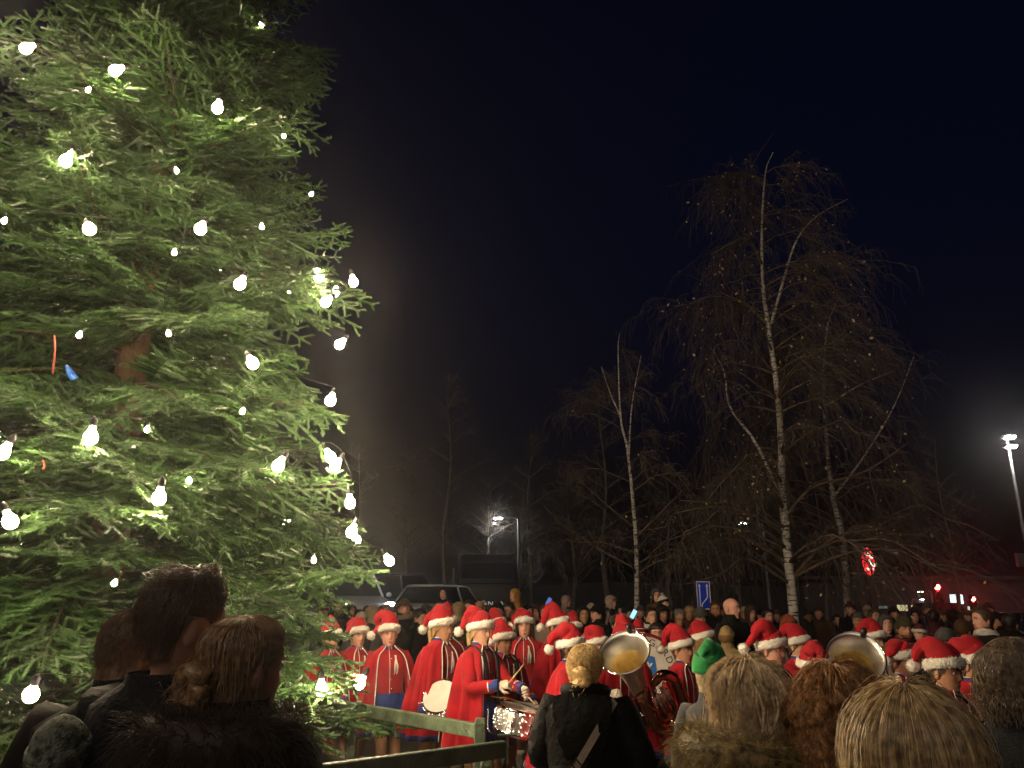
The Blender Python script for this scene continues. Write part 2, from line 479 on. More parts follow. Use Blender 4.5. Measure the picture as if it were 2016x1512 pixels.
# ------------------------------------------------------------------ bare birches
birch_bark = bark_birch('birch_bark')
limb_m = mat('birch_limb', (.17, .125, .088), .85, var=.5, vscale=6)
birch_twig = mat('birch_twig', (.115, .088, .07), .85, var=.4, vscale=3)
leaf_m = mat('yellow_leaf', (.72, .58, .28), .6, var=.3, vscale=2, transl=.3)
def pix_path(pts, Y, dy=0.0):
    out = []
    for k, (x, y) in enumerate(pts): out.append(at(x, y, Y + dy * k / max(1, len(pts) - 1)))
    return A(out)
def make_birch(label, trunk_px, Y, r0, limbs_px, nlimb, ntwig, nleaf, spread, seed, droop=1.0, zlow=2.2):
    g = np.random.default_rng(seed)
    tp = pix_path(trunk_px, Y); base = tp[0].copy(); base[2] = gh(base[0], base[1])
    tp = np.vstack([[base], tp[1:]]) - base
    t = thing('birch_tree', label, 'tree', tuple(base), group='bare birches behind the crowd')
    P = smooth_path(tp, 40); H = P[-1, 2]
    rr = r0 * np.clip(1 - np.linspace(0, 1, 40), .04, 1) ** .8; rr[0] *= 1.35; rr[1] *= 1.12
    mb = MB(); mb.tube(P, rr, 10); mb.obj('trunk', birch_bark, t)
    carriers = []
    for li, (lp, dy) in enumerate(limbs_px):
        q = pix_path(lp, Y, dy) - base; q = smooth_path(q, 14)
        mb = MB(); mb.tube(q, np.linspace(r0 * .38, .007, 14), 7); mb.obj('limb', birch_bark if li < 2 else limb_m, t)
        carriers.append(q)
    for k in range(nlimb):
        f = g.uniform(.12, .96); z = f * H
        if z < zlow: z = zlow + g.random() * 1.5; f = z / H
        i = int(np.argmin(abs(P[:, 2] - z))); s = P[i]
        az = g.uniform(0, 2 * math.pi); ln = spread * (1.05 - f) ** .7 * g.uniform(.6, 1.1) + .4
        rise = g.uniform(.35, .8); u = np.linspace(0, 1, 9)[:, None]
        d = A([math.cos(az), math.sin(az), 0])
        q = s + u * ln * d + A([0, 0, 1]) * ln * (rise * u - (rise * .75 + .2) * u ** 2.6 * droop) + g.normal(0, .03 * ln, (9, 3)) * u
        mb = MB(); mb.tube(q, np.linspace(max(.011, rr[i] * .42), .006, 9), 5)
        mb.obj('limb', limb_m, t); carriers.append(smooth_path(q, 14))
    # second order sprays and hanging twigs
    C = A(carriers); nc = len(C)
    n2 = ntwig // 9
    ci = g.integers(0, nc, n2); fi = g.integers(3, 13, n2)
    s = C[ci, fi]; tdir = C[ci, np.minimum(fi + 1, 13)] - C[ci, fi - 1]; tdir /= np.maximum(np.linalg.norm(tdir, axis=1, keepdims=True), 1e-6)
    d = unit_rows(tdir + g.normal(0, .65, (n2, 3))); ln = g.uniform(.4, 1.3, n2) * spread / 3.0
    u = np.linspace(0, 1, 6)
    S = s[:, None] + ln[:, None, None] * (u[None, :, None] * d[:, None] + A([0, 0, -1.]) * (.35 * droop * u[None, :, None] ** 2)) + g.normal(0, .02, (n2, 6, 3)) * u[None, :, None]
    mt = MB(); strands(mt, S, .0065, 0, .5)
    si = g.integers(0, n2, ntwig); sj = g.integers(1, 6, ntwig)
    s = S[si, sj]; d = unit_rows(d[si] * .6 + g.normal(0, .5, (ntwig, 3))); ln = g.uniform(.25, .85, ntwig) * spread / 3.0
    u = np.linspace(0, 1, 5)
    Q = s[:, None] + ln[:, None, None] * (d[:, None] * (u * (1 - .45 * u))[None, :, None] + A([0, 0, -1.]) * (.75 * droop * u[None, :, None] ** 1.7)) + g.normal(0, .05, (ntwig, 5, 3)) * u[None, :, None]
    strands(mt, Q, .0042, 0, .5)
    o = mt.obj('twigs', birch_twig, t, smooth=False); o['kind'] = 'stuff'
    if nleaf:
        li = g.integers(0, ntwig, nleaf); p = Q[li, g.integers(1, 5, nleaf)]
        a = unit_rows(g.normal(size=(nleaf, 3))); b = unit_rows(np.cross(a, g.normal(size=(nleaf, 3)))); z = g.uniform(.022, .045, nleaf)[:, None]
        V = np.stack([p, p + a * z + b * z * .6, p + a * z * 2.1, p + a * z - b * z * .6], 1).reshape(-1, 3)
        ml = MB(); ml.add(V, np.arange(nleaf * 4).reshape(-1, 4)); o = ml.obj('leaves', leaf_m, t, smooth=False); o['kind'] = 'stuff'
    return t
def unit_rows(v): return v / np.maximum(np.linalg.norm(v, axis=-1, keepdims=True), 1e-9)
make_birch('tall white birch with forked trunk and a few yellow leaves', [(1568, 1300), (1560, 1180), (1548, 1060), (1540, 960), (1537, 850), (1528, 750), (1515, 660), (1502, 560), (1500, 450), (1507, 340), (1522, 300)], 15.5, .10,
    [([(1538, 985), (1490, 875), (1437, 802), (1427, 736), (1404, 690)], -1.0), ([(1513, 657), (1543, 551), (1569, 472), (1609, 425), (1669, 392)], .6),
     ([(1545, 1020), (1600, 960), (1700, 930), (1790, 870)], -.8), ([(1512, 640), (1470, 600), (1415, 575)], .5), ([(1546, 1040), (1480, 1000), (1340, 985)], -1.2),
     ([(1500, 520), (1470, 470), (1400, 500)], -.8), ([(1556, 1140), (1640, 1060), (1740, 1040)], -.6), ([(1556, 1150), (1470, 1100), (1420, 1130), (1350, 1150)], -1.0)],
    60, 7400, 700, 3.1, 3)
make_birch('slender birch with a thin white trunk standing alone by the lamp', [(1256, 1290), (1254, 1206), (1253, 1087), (1245, 974), (1235, 882), (1222, 822), (1217, 690), (1220, 657)], 17.5, .065,
    [([(1222, 822), (1200, 770), (1184, 722)], .4), ([(1238, 900), (1244, 800), (1262, 700)], -.4), ([(1250, 1040), (1190, 990), (1130, 935)], -.6), ([(1252, 1120), (1160, 1070), (1090, 1020)], .6), ([(1250, 1060), (1310, 1000), (1350, 960)], .6)],
    16, 1700, 10, 2.2, 5, .7)
make_birch('grey birch with a crooked trunk half hidden behind the tall forked birch', [(1668, 1290), (1662, 1087), (1642, 988), (1629, 888), (1622, 756), (1629, 644), (1649, 591)], 18.5, .085,
    [([(1640, 980), (1700, 900), (1760, 800), (1800, 700)], .8), ([(1625, 800), (1690, 760), (1760, 730)], -.5)], 30, 4200, 160, 3.2, 9)

# ------------------------------------------------------------------ people
# canonical figure: 1.72 m tall, standing at the origin, facing -Y, its left hand at +X
HEADZ = [.1195, .116, .107, .092, .074, .056, .042, .032, .023, .014, .006, -.004, -.014, -.023, -.031, -.038, -.046, -.054, -.061, -.068, -.075, -.083, -.092, -.101, -.109, -.1145]
HTAB = [(.1195, .003, .003, .003), (.116, .020, .026, .029), (.107, .037, .048, .053), (.092, .054, .069, .075), (.074, .0665, .083, .090), (.056, .0735, .091, .0975),
        (.032, .0775, .0955, .101), (.006, .076, .093, .098), (-.023, .0735, .0915, .088), (-.046, .0695, .0905, .074), (-.068, .0635, .0895, .063), (-.083, .0575, .0875, .0575), (-.101, .046, .082, .0545), (-.1145, .034, .070, .053)]
NECK = [(1.461, .048, .036, .060, 0), (1.456, .054, .034, .064, 0), (1.449, .059, .038, .068, 0)]
TORSO = [(1.44, .075, .048, .072), (1.425, .118, .058, .080), (1.405, .165, .070, .088), (1.37, .186, .088, .098), (1.32, .187, .103, .104), (1.25, .177, .113, .104), (1.15, .160, .110, .094),
         (1.06, .148, .104, .088), (.98, .156, .103, .100), (.91, .171, .102, .117), (.85, .173, .097, .118), (.805, .166, .086, .108)]
PIV = A([0, .012, 1.47])
def head_surface(z, a):
    w, f, b = lerp_tab(HTAB, z)
    s, c = np.sin(a), np.cos(a)
    x = w * s; y = np.where(c > 0, -f * np.abs(c) ** .86, b * np.abs(c))
    return np.stack(np.broadcast_arrays(x, y, z), -1)
def face_relief(p):
    x, y, z = p[..., 0], p[..., 1], p[..., 2]
    G = lambda v, w: np.exp(-(v / w) ** 2)
    fr = np.clip(-y / .06, 0, 1)
    nz = np.clip((.024 - z) / .054, 0, 1); cut = 1 / (1 + np.exp(-(z + .037) / .0028))
    ax = np.abs(x)
    d = -(.004 + .021 * nz) * G(x, .0085 + .0045 * nz) * cut * (z < .03)
    d += .013 * G(ax - .032, .015) * G(z - .011, .011)
    d += -.006 * G(z - .034, .010) * G(x, .05)
    d += -.0075 * G(z + .067, .0095) * G(x, .021)
    d += .0055 * G(z + .0665, .0028) * G(x, .019)
    d += .004 * G(z + .083, .006) * G(x, .02)
    d += -.008 * G(z + .1, .012) * G(x, .02)
    d += -.0045 * G(ax - .044, .018) * G(z + .022, .02)
    d += -.003 * G(ax - .018, .009) * G(z + .045, .012)
    q = p.copy(); q[..., 1] += d * fr
    return q

class Fig:
    """pose of one person: head turn plus the joints of the arms and legs"""
    def __init__(s, hs=1.0, hyaw=0, hpitch=0, hroll=0, LW=None, RW=None, legs='stand', fat=1.0, lean=0.0):
        s.hs = hs; s.fat = fat; s.lean = lean
        s.Rh = rotm((0, 0, 1), math.radians(hyaw)) @ rotm((1, 0, 0), math.radians(hpitch)) @ rotm((0, 1, 0), math.radians(hroll))
        s.ang = (math.radians(hyaw), math.radians(hpitch), math.radians(hroll))
        s.arm = {}
        for sd, w in ((1, LW), (-1, RW)):
            S = A([.172 * sd * fat, 0, 1.362])
            if w is None: w = (.25 * sd * fat, -.03, .84)
            s.arm[sd] = s.ik(S, A(w, float), sd)
        s.legs = legs
    def ik(s, S, Wt, sd):
        l1, l2 = .285, .255
        d = Wt - S; L = np.linalg.norm(d)
        if L > (l1 + l2) * .995: Wt = S + d / L * (l1 + l2) * .995; d = Wt - S; L = np.linalg.norm(d)
        a = (l1 * l1 - l2 * l2 + L * L) / (2 * L); h = math.sqrt(max(1e-6, l1 * l1 - a * a))
        pole = A([.55 * sd, .55, -.6]); u = d / L; pole = unit(pole - u * np.dot(pole, u))
        return S, S + u * a + pole * h, Wt
    def head(s, p):
        """head-local -> figure"""
        p = np.asarray(p, float)
        q = (p - A([0, 0, -.115])) * s.hs + A([0, 0, -.115]) + A([0, 0, 1.578])
        return (q - PIV) @ s.Rh.T + PIV
    def neckmix(s, p, w):
        y, pi, r = s.ang
        M = rotm((0, 0, 1), y * w) @ rotm((1, 0, 0), pi * w) @ rotm((0, 1, 0), r * w)
        return (p - PIV) @ M.T + PIV
    def arm_path(s, sd, n=11, end=1.0):
        S, E, Wt = s.arm[sd]
        m1 = S + (E - S) * .5; m2 = E + (Wt - E) * .5
        q = smooth_path([S, m1, S + (E - S) * .9, E + (Wt - E) * .12, m2, Wt], n)
        return q
    def leg_pts(s, sd):
        x = .088 * sd
        if s.legs == 'walk': return [(x, 0, .80), (x * .95, -.06 * sd - .02, .47), (x * .85, .13 if sd > 0 else -.13, .075)]
        if s.legs == 'walk2': return [(x, 0, .80), (x * .95, .06 * sd - .02, .47), (x * .85, -.13 if sd > 0 else .13, .075)]
        if s.legs == 'sit': return [(x, -.02, .82), (x * 1.5, -.34, .84), (x * 1.5, -.40, .47)]
        return [(x, 0, .80), (x, -.012, .46), (x, .01, .075)]

def ring_xy(z, w, f, b, N):
    a = np.arange(N) * 2 * math.pi / N
    c = np.cos(a)
    return np.stack([w * np.sin(a), np.where(c > 0, -f * c, -b * c), np.full(N, z)], 1)
def limb(mb, loop_idx, V, path, rad, m, flat=None):
    """grow a limb out of a boundary loop of the same mesh (so the body is one surface)"""
    loop = V[loop_idx]; n = len(loop_idx)
    p, t, e1, e2 = frames(path)
    c0 = loop.mean(0); q = loop - c0
    ang = np.arctan2(q @ e2[0], q @ e1[0])
    rings = p[:, None] + np.asarray(rad)[:, None, None] * (np.cos(ang)[None, :, None] * e1[:, None] + np.sin(ang)[None, :, None] * e2[:, None])
    o = mb.n
    mb.v.append(rings.reshape(-1, 3)); mb.n += rings.size // 3
    idx = np.vstack([loop_idx, o + np.arange(rings.shape[0] * n).reshape(-1, n)])
    for k in range(len(idx) - 1):
        for j in range(n):
            j2 = (j + 1) % n
            mb.f.append((int(idx[k, j]), int(idx[k + 1, j]), int(idx[k + 1, j2]), int(idx[k, j2]))); mb.m.append(m)
    mb.f.append(tuple(int(i) for i in idx[-1])[::-1]); mb.m.append(m)
def hand(mb, W, d, nrm, sd, m, curl=.6, s=1.0):
    """palm and five fingers; d = direction of the fingers, nrm = palm side"""
    d = unit(d); nrm = unit(nrm - d * np.dot(nrm, d)); side = np.cross(d, nrm) * sd      # side points to the thumb
    prof = [(-.02, .024, .020), (.0, .027, .019), (.03, .038, .017), (.065, .043, .0155), (.088, .040, .013), (.094, .03, .008)]
    a = np.arange(12) * 2 * math.pi / 12
    mb.loft(A([[W + s * (d * u + side * rw * math.cos(t) + nrm * rt * math.sin(t)) for t in a] for u, rw, rt in prof]), True, True, True, m)
    for k, (off, ln) in enumerate(((.030, .072), (.010, .082), (-.011, .076), (-.030, .060))):
        p = W + s * (d * .080 + side * off); pts = [p - s * d * .02, p]; ang = .15
        for seg in (.42, .33, .25):
            ang += curl * (1.0 + .12 * k)
            p = p + s * ln * seg * (d * math.cos(ang) + nrm * math.sin(ang)); pts.append(p)
        mb.tube(A(pts), A([.0098, .0098, .0092, .0085, .0065]) * s, 7, m)
    b = W + s * (d * .022 + side * .03)
    q1 = b + s * .038 * unit(d * .6 + side * .7 + nrm * .3); q2 = q1 + s * .030 * unit(d * .9 + side * .1 + nrm * (.3 + curl * .4)); q3 = q2 + s * .022 * unit(d * .8 - side * .2 + nrm * (.4 + curl * .5))
    mb.tube(A([b - s * side * .012, b, q1, q2, q3]), A([.013, .0135, .012, .0105, .0075]) * s, 7, m)

def body_mesh(F, mats, N=32, hands=True, eyes=True, hcurl=.6, low=False):
    """mats: skin, leg, hand, lips, eyewhite, iris, brow"""
    mb = MB(); rows = []
    a = np.arange(N) * 2 * math.pi / N; af = a - .38 * np.sin(a)
    HZ = HEADZ if not low else HEADZ[::1]
    for z in HZ:
        p = head_surface(np.full(N, z), af)
        rows.append(F.head(face_relief(p)))
    for k, (z, w, f, b, _) in enumerate(NECK):
        rows.append(F.neckmix(ring_xy(z, w, f, b, N), (.85, .6, .25)[k]))
    for z, w, f, b in TORSO: rows.append(ring_xy(z, w * F.fat, f * F.fat, b * F.fat, N))
    rows = A(rows); K = len(rows); h0 = len(HZ); T0 = h0 + len(NECK)
    V = rows.reshape(-1, 3); mb.v.append(V); mb.n = len(V)
    i0, i1 = T0 + 2, T0 + 5                               # arm holes between the shoulder and chest rings
    c = N // 4; hw = max(2, N // 12)
    holes = {1: range(c - hw, c + hw), -1: range(3 * c - hw, 3 * c + hw)}
    for i in range(K - 1):
        for j in range(N):
            if i0 <= i < i1 and (j in holes[1] or j in holes[-1]): continue
            j2 = (j + 1) % N
            z = HZ[i] if i < h0 else -9; x = rows_x(af[j] if i < h0 else 0)
            m = 0
            if i < h0 and -.0775 < z <= -.0585 and abs(math.sin(af[j])) < .33 and math.cos(af[j]) > 0: m = 3
            mb.f.append((i * N + j, (i + 1) * N + j, (i + 1) * N + j2, i * N + j2)); mb.m.append(m)
    mb.f.append(tuple(range(N))); mb.m.append(0)
    for sd in (1, -1):
        js = list(holes[sd]); lo, hi = js[0], js[-1] + 1
        loop = [i0 * N + j for j in range(lo, hi)] + [i * N + hi for i in range(i0, i1)] + [i1 * N + j for j in range(hi, lo, -1)] + [i * N + lo for i in range(i1, i0, -1)]
        P = F.arm_path(sd); P = P[1:]
        limb(mb, loop, V, P, np.interp(np.linspace(0, 1, len(P)), [0, .2, .5, .62, 1], [.058, .050, .041, .040, .027]), 0)
    o = mb.n; fc, bc = V[(K - 1) * N], V[(K - 1) * N + N // 2]
    cr = A([fc * .75 + bc * .25, (fc + bc) / 2, fc * .25 + bc * .75]); cr[:, 2] = .775; cr[1, 2] = .765
    mb.v.append(cr); mb.n += 3; VV = np.concatenate(mb.v)
    base = (K - 1) * N
    for sd in (1, -1):
        if sd > 0: loop = [base + j for j in range(0, N // 2 + 1)] + [o + 2, o + 1, o]
        else: loop = [base + j % N for j in range(N // 2, N + 1)] + [o, o + 1, o + 2]
        h, k, an = [A(q, float) for q in F.leg_pts(sd)]
        P = smooth_path([h - A([0, 0, .06]), h + (k - h) * .45, k, k + (an - k) * .4, an], 10)
        limb(mb, loop, VV, P, np.interp(np.linspace(0, 1, 10), [0, .25, .5, .7, 1], [.088, .078, .054, .056, .036]), 1)
    if hands:
        for sd in (1, -1):
            S, E, Wt = F.arm[sd]; d = unit(Wt - E)
            inw = A([-sd * .8, -.1, -.35]); hand(mb, Wt, d, inw, sd, 2, hcurl)
    if eyes:
        for sd in (1, -1):
            e = F.head(A([.0315 * sd, -.0755, .0115])); mb.ball(e, .0122 * F.hs, 8, 6, 4)
            mb.ball(F.head(A([.0315 * sd, -.0842, .0108])), .0054 * F.hs, 6, 5, 5)
            br = F.head(A([[.015 * sd, -.0985, .030], [.030 * sd, -.0965, .035], [.047 * sd, -.084, .031]])); mb.tube(br, .0036 * F.hs, 5, 6)
            lid = F.head(A([[.019 * sd, -.0855, .014], [.0315 * sd, -.0895, .0215], [.045 * sd, -.0805, .014]])); mb.tube(lid, .0027 * F.hs, 4, 0)
            u = np.linspace(0, 2 * math.pi, 9)[:-1]
    for sd in (1, -1):
        mb.ball(F.head(A([.078 * sd, .012, -.004])), .034 * F.hs, 10, 8, 0, (.30, .58, 1.0), F.Rh @ rotm((0, 0, 1), .35 * sd))
    return mb.mesh('body', mats)
def rows_x(a): return a

def cap_shell(F, zmin, th, n=40, k=14, lump=0.0, seed=0, zdrop=None, inner=.006, power=1.0, drop_r=None, split=0):
    """shell over the head whose lower edge is zmin(a) (head-local); used for hair, hoods and knitted hats.
    returns a function S(t,a) and a mesh builder"""
    g = np.random.default_rng(seed); ph = g.uniform(0, 6.28, 6)
    def S(t, a, extra=0.0):
        t = np.asarray(t, float); a = np.asarray(a, float)
        zl = zmin(a); ztop = .1195
        z = ztop + (zl - ztop) * t ** (1.65 * power)
        zz = np.maximum(z, -.035)
        w, f, b = lerp_tab(HTAB, zz)
        if drop_r is not None:
            dw, db = drop_r(np.maximum(0, -.035 - z)); w = w + dw; b = b + db; f = f + dw * .5
        s, c = np.sin(a), np.cos(a)
        thick = th(t, a) if callable(th) else th
        thick = thick + extra + lump * (np.sin(5 * a + 9 * t + ph[0]) * .5 + np.sin(11 * a - 14 * t + ph[1]) * .3 + np.sin(23 * a + 5 * t + ph[2]) * .2) * np.minimum(1, 3 * t)
        x = w * s; y = np.where(c > 0, -f * np.abs(c) ** .86, b * np.abs(c))
        nx, ny, nz = x / .0775 ** 2, y / .098 ** 2, np.maximum(z, 0) / .12 ** 2          # push out along the scalp normal
        nn = np.sqrt(nx * nx + ny * ny + nz * nz) + 1e-9
        return np.stack(np.broadcast_arrays(x + thick * nx / nn, y + thick * ny / nn, z + thick * nz / nn), -1)
    def build(mb, m=0, t1=1.0):
        a = np.arange(n) * 2 * math.pi / n; t = np.linspace(0.015, t1, k)
        Tt, Aa = np.meshgrid(t, a, indexing='ij')
        outer = F.head(S(Tt, Aa)); o = mb.loft(outer, True, True, False, m)
        inn = F.head(S(Tt[-3:], Aa[-3:], -inner - .004)); inn = inn[::-1]
        mb.loft(np.concatenate([outer[-1:], inn], 0), True, False, False, m)
    return S, build
def az(a):
    """0 at the face, pi at the back"""
    a = np.mod(np.asarray(a, float), 2 * math.pi); return np.minimum(a, 2 * math.pi - a)
def short_zmin(a):
    u = az(a); return np.interp(u, [0, .55, .95, 1.25, 1.45, 1.75, 2.3, 3.15], [.082, .076, .06, .005, -.01, -.035, -.075, -.09])
def long_zmin(L):
    return lambda a: np.interp(az(a), [0, .5, .85, 1.05, 1.3, 3.15], [.085, .078, .05, -.06, -L * .9, -L])
def beanie_zmin(lo=.045): return lambda a: np.interp(az(a), [0, .9, 1.5, 2.2, 3.15], [lo, lo - .005, lo - .035, lo - .075, lo - .09])
def hood_zmin(a): return np.interp(az(a), [0, .45, .75, 1.0, 1.3, 3.15], [.072, .062, .02, -.11, -.15, -.17])

def hair_strands(mb, F, S, n, t0, t1, arng, seed, jit=.006, wav=.0, wfreq=8, rad=.0011, k=8, spread=.0, clump=0, m=0):
    g = np.random.default_rng(seed)
    a0 = g.uniform(arng[0], arng[1], n); ts = g.uniform(t0[0], t0[1], n); te = g.uniform(t1[0], t1[1], n)
    u = np.linspace(0, 1, k)
    if clump:
        cc = g.uniform(arng[0], arng[1], clump); cj = np.argmin(abs(a0[:, None] - cc[None]), 1); cph = g.uniform(0, 6.28, (clump, 2)); cex = g.uniform(0, jit * 2.2, clump); cten = g.uniform(-.12, .06, clump)
        te = te + cten[cj]
    T = ts[:, None] + (te - ts)[:, None] * u[None]
    ex = g.normal(0, jit, n)[:, None] * np.minimum(1, u * 3)[None] + abs(g.normal(0, jit * .5, n))[:, None]
    ph = g.uniform(0, 6.28, n)[:, None]; ph2 = g.uniform(0, 6.28, n)[:, None]
    if clump:
        ph = cph[cj, :1] + ph * .06; ph2 = cph[cj, 1:] + ph2 * .06; ex = ex * .5 + cex[cj][:, None] * np.minimum(1, u * 2)[None]
        a0m = a0[:, None] + .6 * (cc[cj] - a0)[:, None] * (u ** .8)[None]
    else: a0m = a0[:, None]
    Aa = a0m + (g.normal(0, spread, n)[:, None]) * u[None] + wav * 4 * np.sin(wfreq * T * 2 + ph) * np.minimum(1, u * 2)[None]
    P = S(np.clip(T, .012, 1.25), Aa, ex + wav * .55 * np.cos(wfreq * T * 2 + ph2))
    P[..., 2] += wav * .25 * np.sin(wfreq * 1.7 * T + ph2)
    strands(mb, F.head(P), rad * g.uniform(.7, 1.4, n), m)

def hair_locks(mb, F, S, n, t0, t1, arng, seed, rad, wav=0.0, wfreq=4, k=12, ex=.004, spread=.1, m=0):
    """thick tapering locks lying on the hair surface"""
    g = np.random.default_rng(seed)
    for i in range(n):
        a = arng[0] + (arng[1] - arng[0]) * (i + g.random()) / n; u = np.linspace(0, 1, k); T = g.uniform(*t0) + (g.uniform(*t1) - t0[0]) * u
        ph, p2 = g.uniform(0, 6.28, 2); am = np.minimum(1, u * 2.5)
        Aa = a + g.normal(0, spread) * u + wav * 5 * np.sin(wfreq * T * 2 + ph) * am
        P = S(np.clip(T, .015, 1.2), Aa, ex * g.uniform(.3, 1.6) + wav * .5 * np.cos(wfreq * T * 2 + p2) * am)
        mb.tube(F.head(P), rad * g.uniform(.6, 1.3) * np.interp(u, [0, .15, .6, 1], [.25, .8, 1, .12]) * F.hs, 6, m)
def fur_tube(mb, path, r, n, ln, seed, rad=.0016, m=0, k=4, lay=.3):
    """short fur standing off a tube path"""
    g = np.random.default_rng(seed)
    p, t, e1, e2 = frames(path); K = len(p)
    u = g.uniform(0, K - 1.001, n); i = u.astype(int); f = (u - i)[:, None]
    c = p[i] * (1 - f) + p[i + 1] * f; rr = np.interp(u, np.arange(K), np.broadcast_to(r, (K,)))
    a = g.uniform(0, 6.283, n); d = np.cos(a)[:, None] * e1[i] + np.sin(a)[:, None] * e2[i]
    s = c + d * rr[:, None] * .93
    v = unit_rows(d + g.normal(0, .45, (n, 3)) + t[i] * g.normal(0, lay, n)[:, None] + A([0, 0, -.25])); l = ln * g.uniform(.5, 1.2, n)
    w = np.linspace(0, 1, k)
    P = s[:, None] + l[:, None, None] * (v[:, None] * w[None, :, None] + A([0, 0, -.35]) * (w ** 2)[None, :, None] + g.normal(0, .12, (n, 1, 3)) * (w ** 2)[None, :, None])
    strands(mb, P, rad, m, .3)

# ---- garments
def coat_prof(z, off, flare=.0, fat=1.0):
    tab = [(q[0], q[1] * fat, q[2] * fat, q[3] * fat) for q in TORSO] + [(.6, .175 * fat, .115, .12), (.4, .18 * fat, .12, .125), (.2, .18, .12, .125)]
    w, f, b = lerp_tab(tab, z)
    e = off + flare * np.clip((1.05 - np.asarray(z)) / .6, 0, 1)
    return w + e, f + e, b + e
def shell(mb, zs, prof, N=40, a0=0.0, fold=(0, 8), seed=0, thick=.008, m=0, warp=None, hemm=None, hemz=None):
    """open or closed cloth tube round the body with vertical folds"""
    g = np.random.default_rng(seed); ph = g.uniform(0, 6.28, 4)
    closed = a0 <= 0
    a = (np.arange(N) * 2 * math.pi / N) if closed else np.linspace(a0, 2 * math.pi - a0, N)
    rings = []
    zs = np.asarray(zs, float)
    for z in zs:
        w, f, b = prof(z); tt = (zs[0] - z) / max(1e-6, zs[0] - zs[-1])
        e = fold[0] * min(1, tt * 1.6) * (.6 * np.sin(fold[1] * a + ph[0]) + .3 * np.sin(fold[1] * 1.7 * a + ph[1] + 2 * tt) + .25 * np.sin(fold[1] * .5 * a + ph[2]))
        c = np.cos(a)
        x = (w + e) * np.sin(a); y = np.where(c > 0, -(f + e) * np.abs(c) ** .9, (b + e) * np.abs(c))
        rings.append(np.stack([x, y, np.full(N, z)], 1))
    rings = A(rings)
    if warp is not None: rings = warp(rings)
    cen = rings.mean(1, keepdims=True); d = rings - cen; d[..., 2] = 0
    inner = rings - thick * d / np.maximum(np.linalg.norm(d, axis=2, keepdims=True), 1e-6)
    full = np.concatenate([rings, inner[::-1]], 0)
    o = len(mb.m); mb.loft(full, closed, False, False, m)
    if not closed:
        kk = len(full); n = N; b0 = mb.n - kk * n
        for e in (0, n - 1):
            for i in range(kk // 2 - 1):
                p1, p2 = b0 + i * n + e, b0 + (i + 1) * n + e; q1, q2 = b0 + (kk - 1 - i) * n + e, b0 + (kk - 2 - i) * n + e
                mb.f.append((p1, p2, q2, q1)); mb.m.append(m)
    if hemm is not None:
        lim = N if closed else N - 1
        for i in range(len(full) - 1):
            if full[i, 0, 2] <= hemz + 1e-4 and full[i + 1, 0, 2] <= hemz + 1e-4:
                for j in range(lim): mb.m[o + i * lim + j] = hemm
    return rings
def sleeve(mb, F, sd, off=.018, upto=1.0, m=0, N=12, seed=0, wr=0.0):
    P = F.arm_path(sd, 13); n = max(4, int(round(13 * upto))); P = P[:n]
    g = np.random.default_rng(seed + sd + 5)
    r = np.interp(np.linspace(0, 1, 13), [0, .2, .5, .62, 1], [.072, .058, .048, .047, .036])[:n] + off
    r[0] -= .006; P = np.vstack([[P[0] + A([-sd * .075, 0, .012])], P]); r = np.concatenate([[.045], r])
    rings = tube_rings(P, r, N); rings += g.normal(0, .0045 + wr, rings.shape) * .7
    inner = tube_rings(P[-2:], r[-2:] - .008, N)[::-1]
    mb.loft(np.concatenate([rings, inner], 0), True, True, False, m)
    return P, r

def boots(F, parent, m, shaft=.22, name='boot'):
    for sd in (1, -1):
        h, k, an = [A(q, float) for q in F.leg_pts(sd)]
        if F.legs == 'sit': an = an + A([0, 0, 0])
        up = an + (k - an) * (shaft / max(.1, np.linalg.norm(k - an)))
        mb = MB(); b = an.copy(); z0 = an[2] - .075
        P = smooth_path([up, (up + an) / 2 + A([0, .004, 0]), an + A([0, .0, .0]), A([b[0], b[1] - .05, z0 + .052]), A([b[0], b[1] - .13, z0 + .042]), A([b[0], b[1] - .19, z0 + .034]), A([b[0], b[1] - .215, z0 + .03])], 14)
        r = np.interp(np.linspace(0, 1, 14), [0, .2, .4, .55, .75, .92, 1], [.066, .058, .052, .05, .046, .036, .012])
        rings = tube_rings(P, r, 12); rings[..., 2] = np.maximum(rings[..., 2], z0 + .002)
        mb.loft(rings, True, True, True)
        mb.box((b[0], b[1] + .03, z0 + .02), (.062, .07, .04))
        mb.obj(name, m, parent)
SKINS = {'fair': (.56, .30, .20), 'pink': (.60, .30, .22), 'tan': (.46, .23, .13), 'brown': (.20, .09, .05)}
def skin(k): return mat('skin_' + k, SKINS[k], .5, var=.10, vscale=30, spec=.4)
lips_m = mat('lips', (.42, .13, .10), .45, var=.1); eyew = mat('eye_white', (.62, .58, .54), .25, var=.05); iris = mat('iris', (.03, .03, .035), .15, var=.1)
HAIRC = {'blond': (.46, .31, .13), 'dark': (.014, .010, .009), 'brown': (.075, .040, .020), 'ginger': (.19, .075, .025), 'grey': (.20, .18, .16), 'straw': (.33, .24, .12)}
def hairm(k): return mat('hair_' + k, HAIRC[k], .42, var=.4, vscale=45, spec=.6, bump=.3, bscale=160)
def clothm(name, col, rough=.85, **kw): return mat(name, col, rough, var=kw.pop('var', .28), vscale=kw.pop('vscale', 7), sheen=kw.pop('sheen', .25), bump=kw.pop('bump', .3), bscale=kw.pop('bscale', 180), **kw)

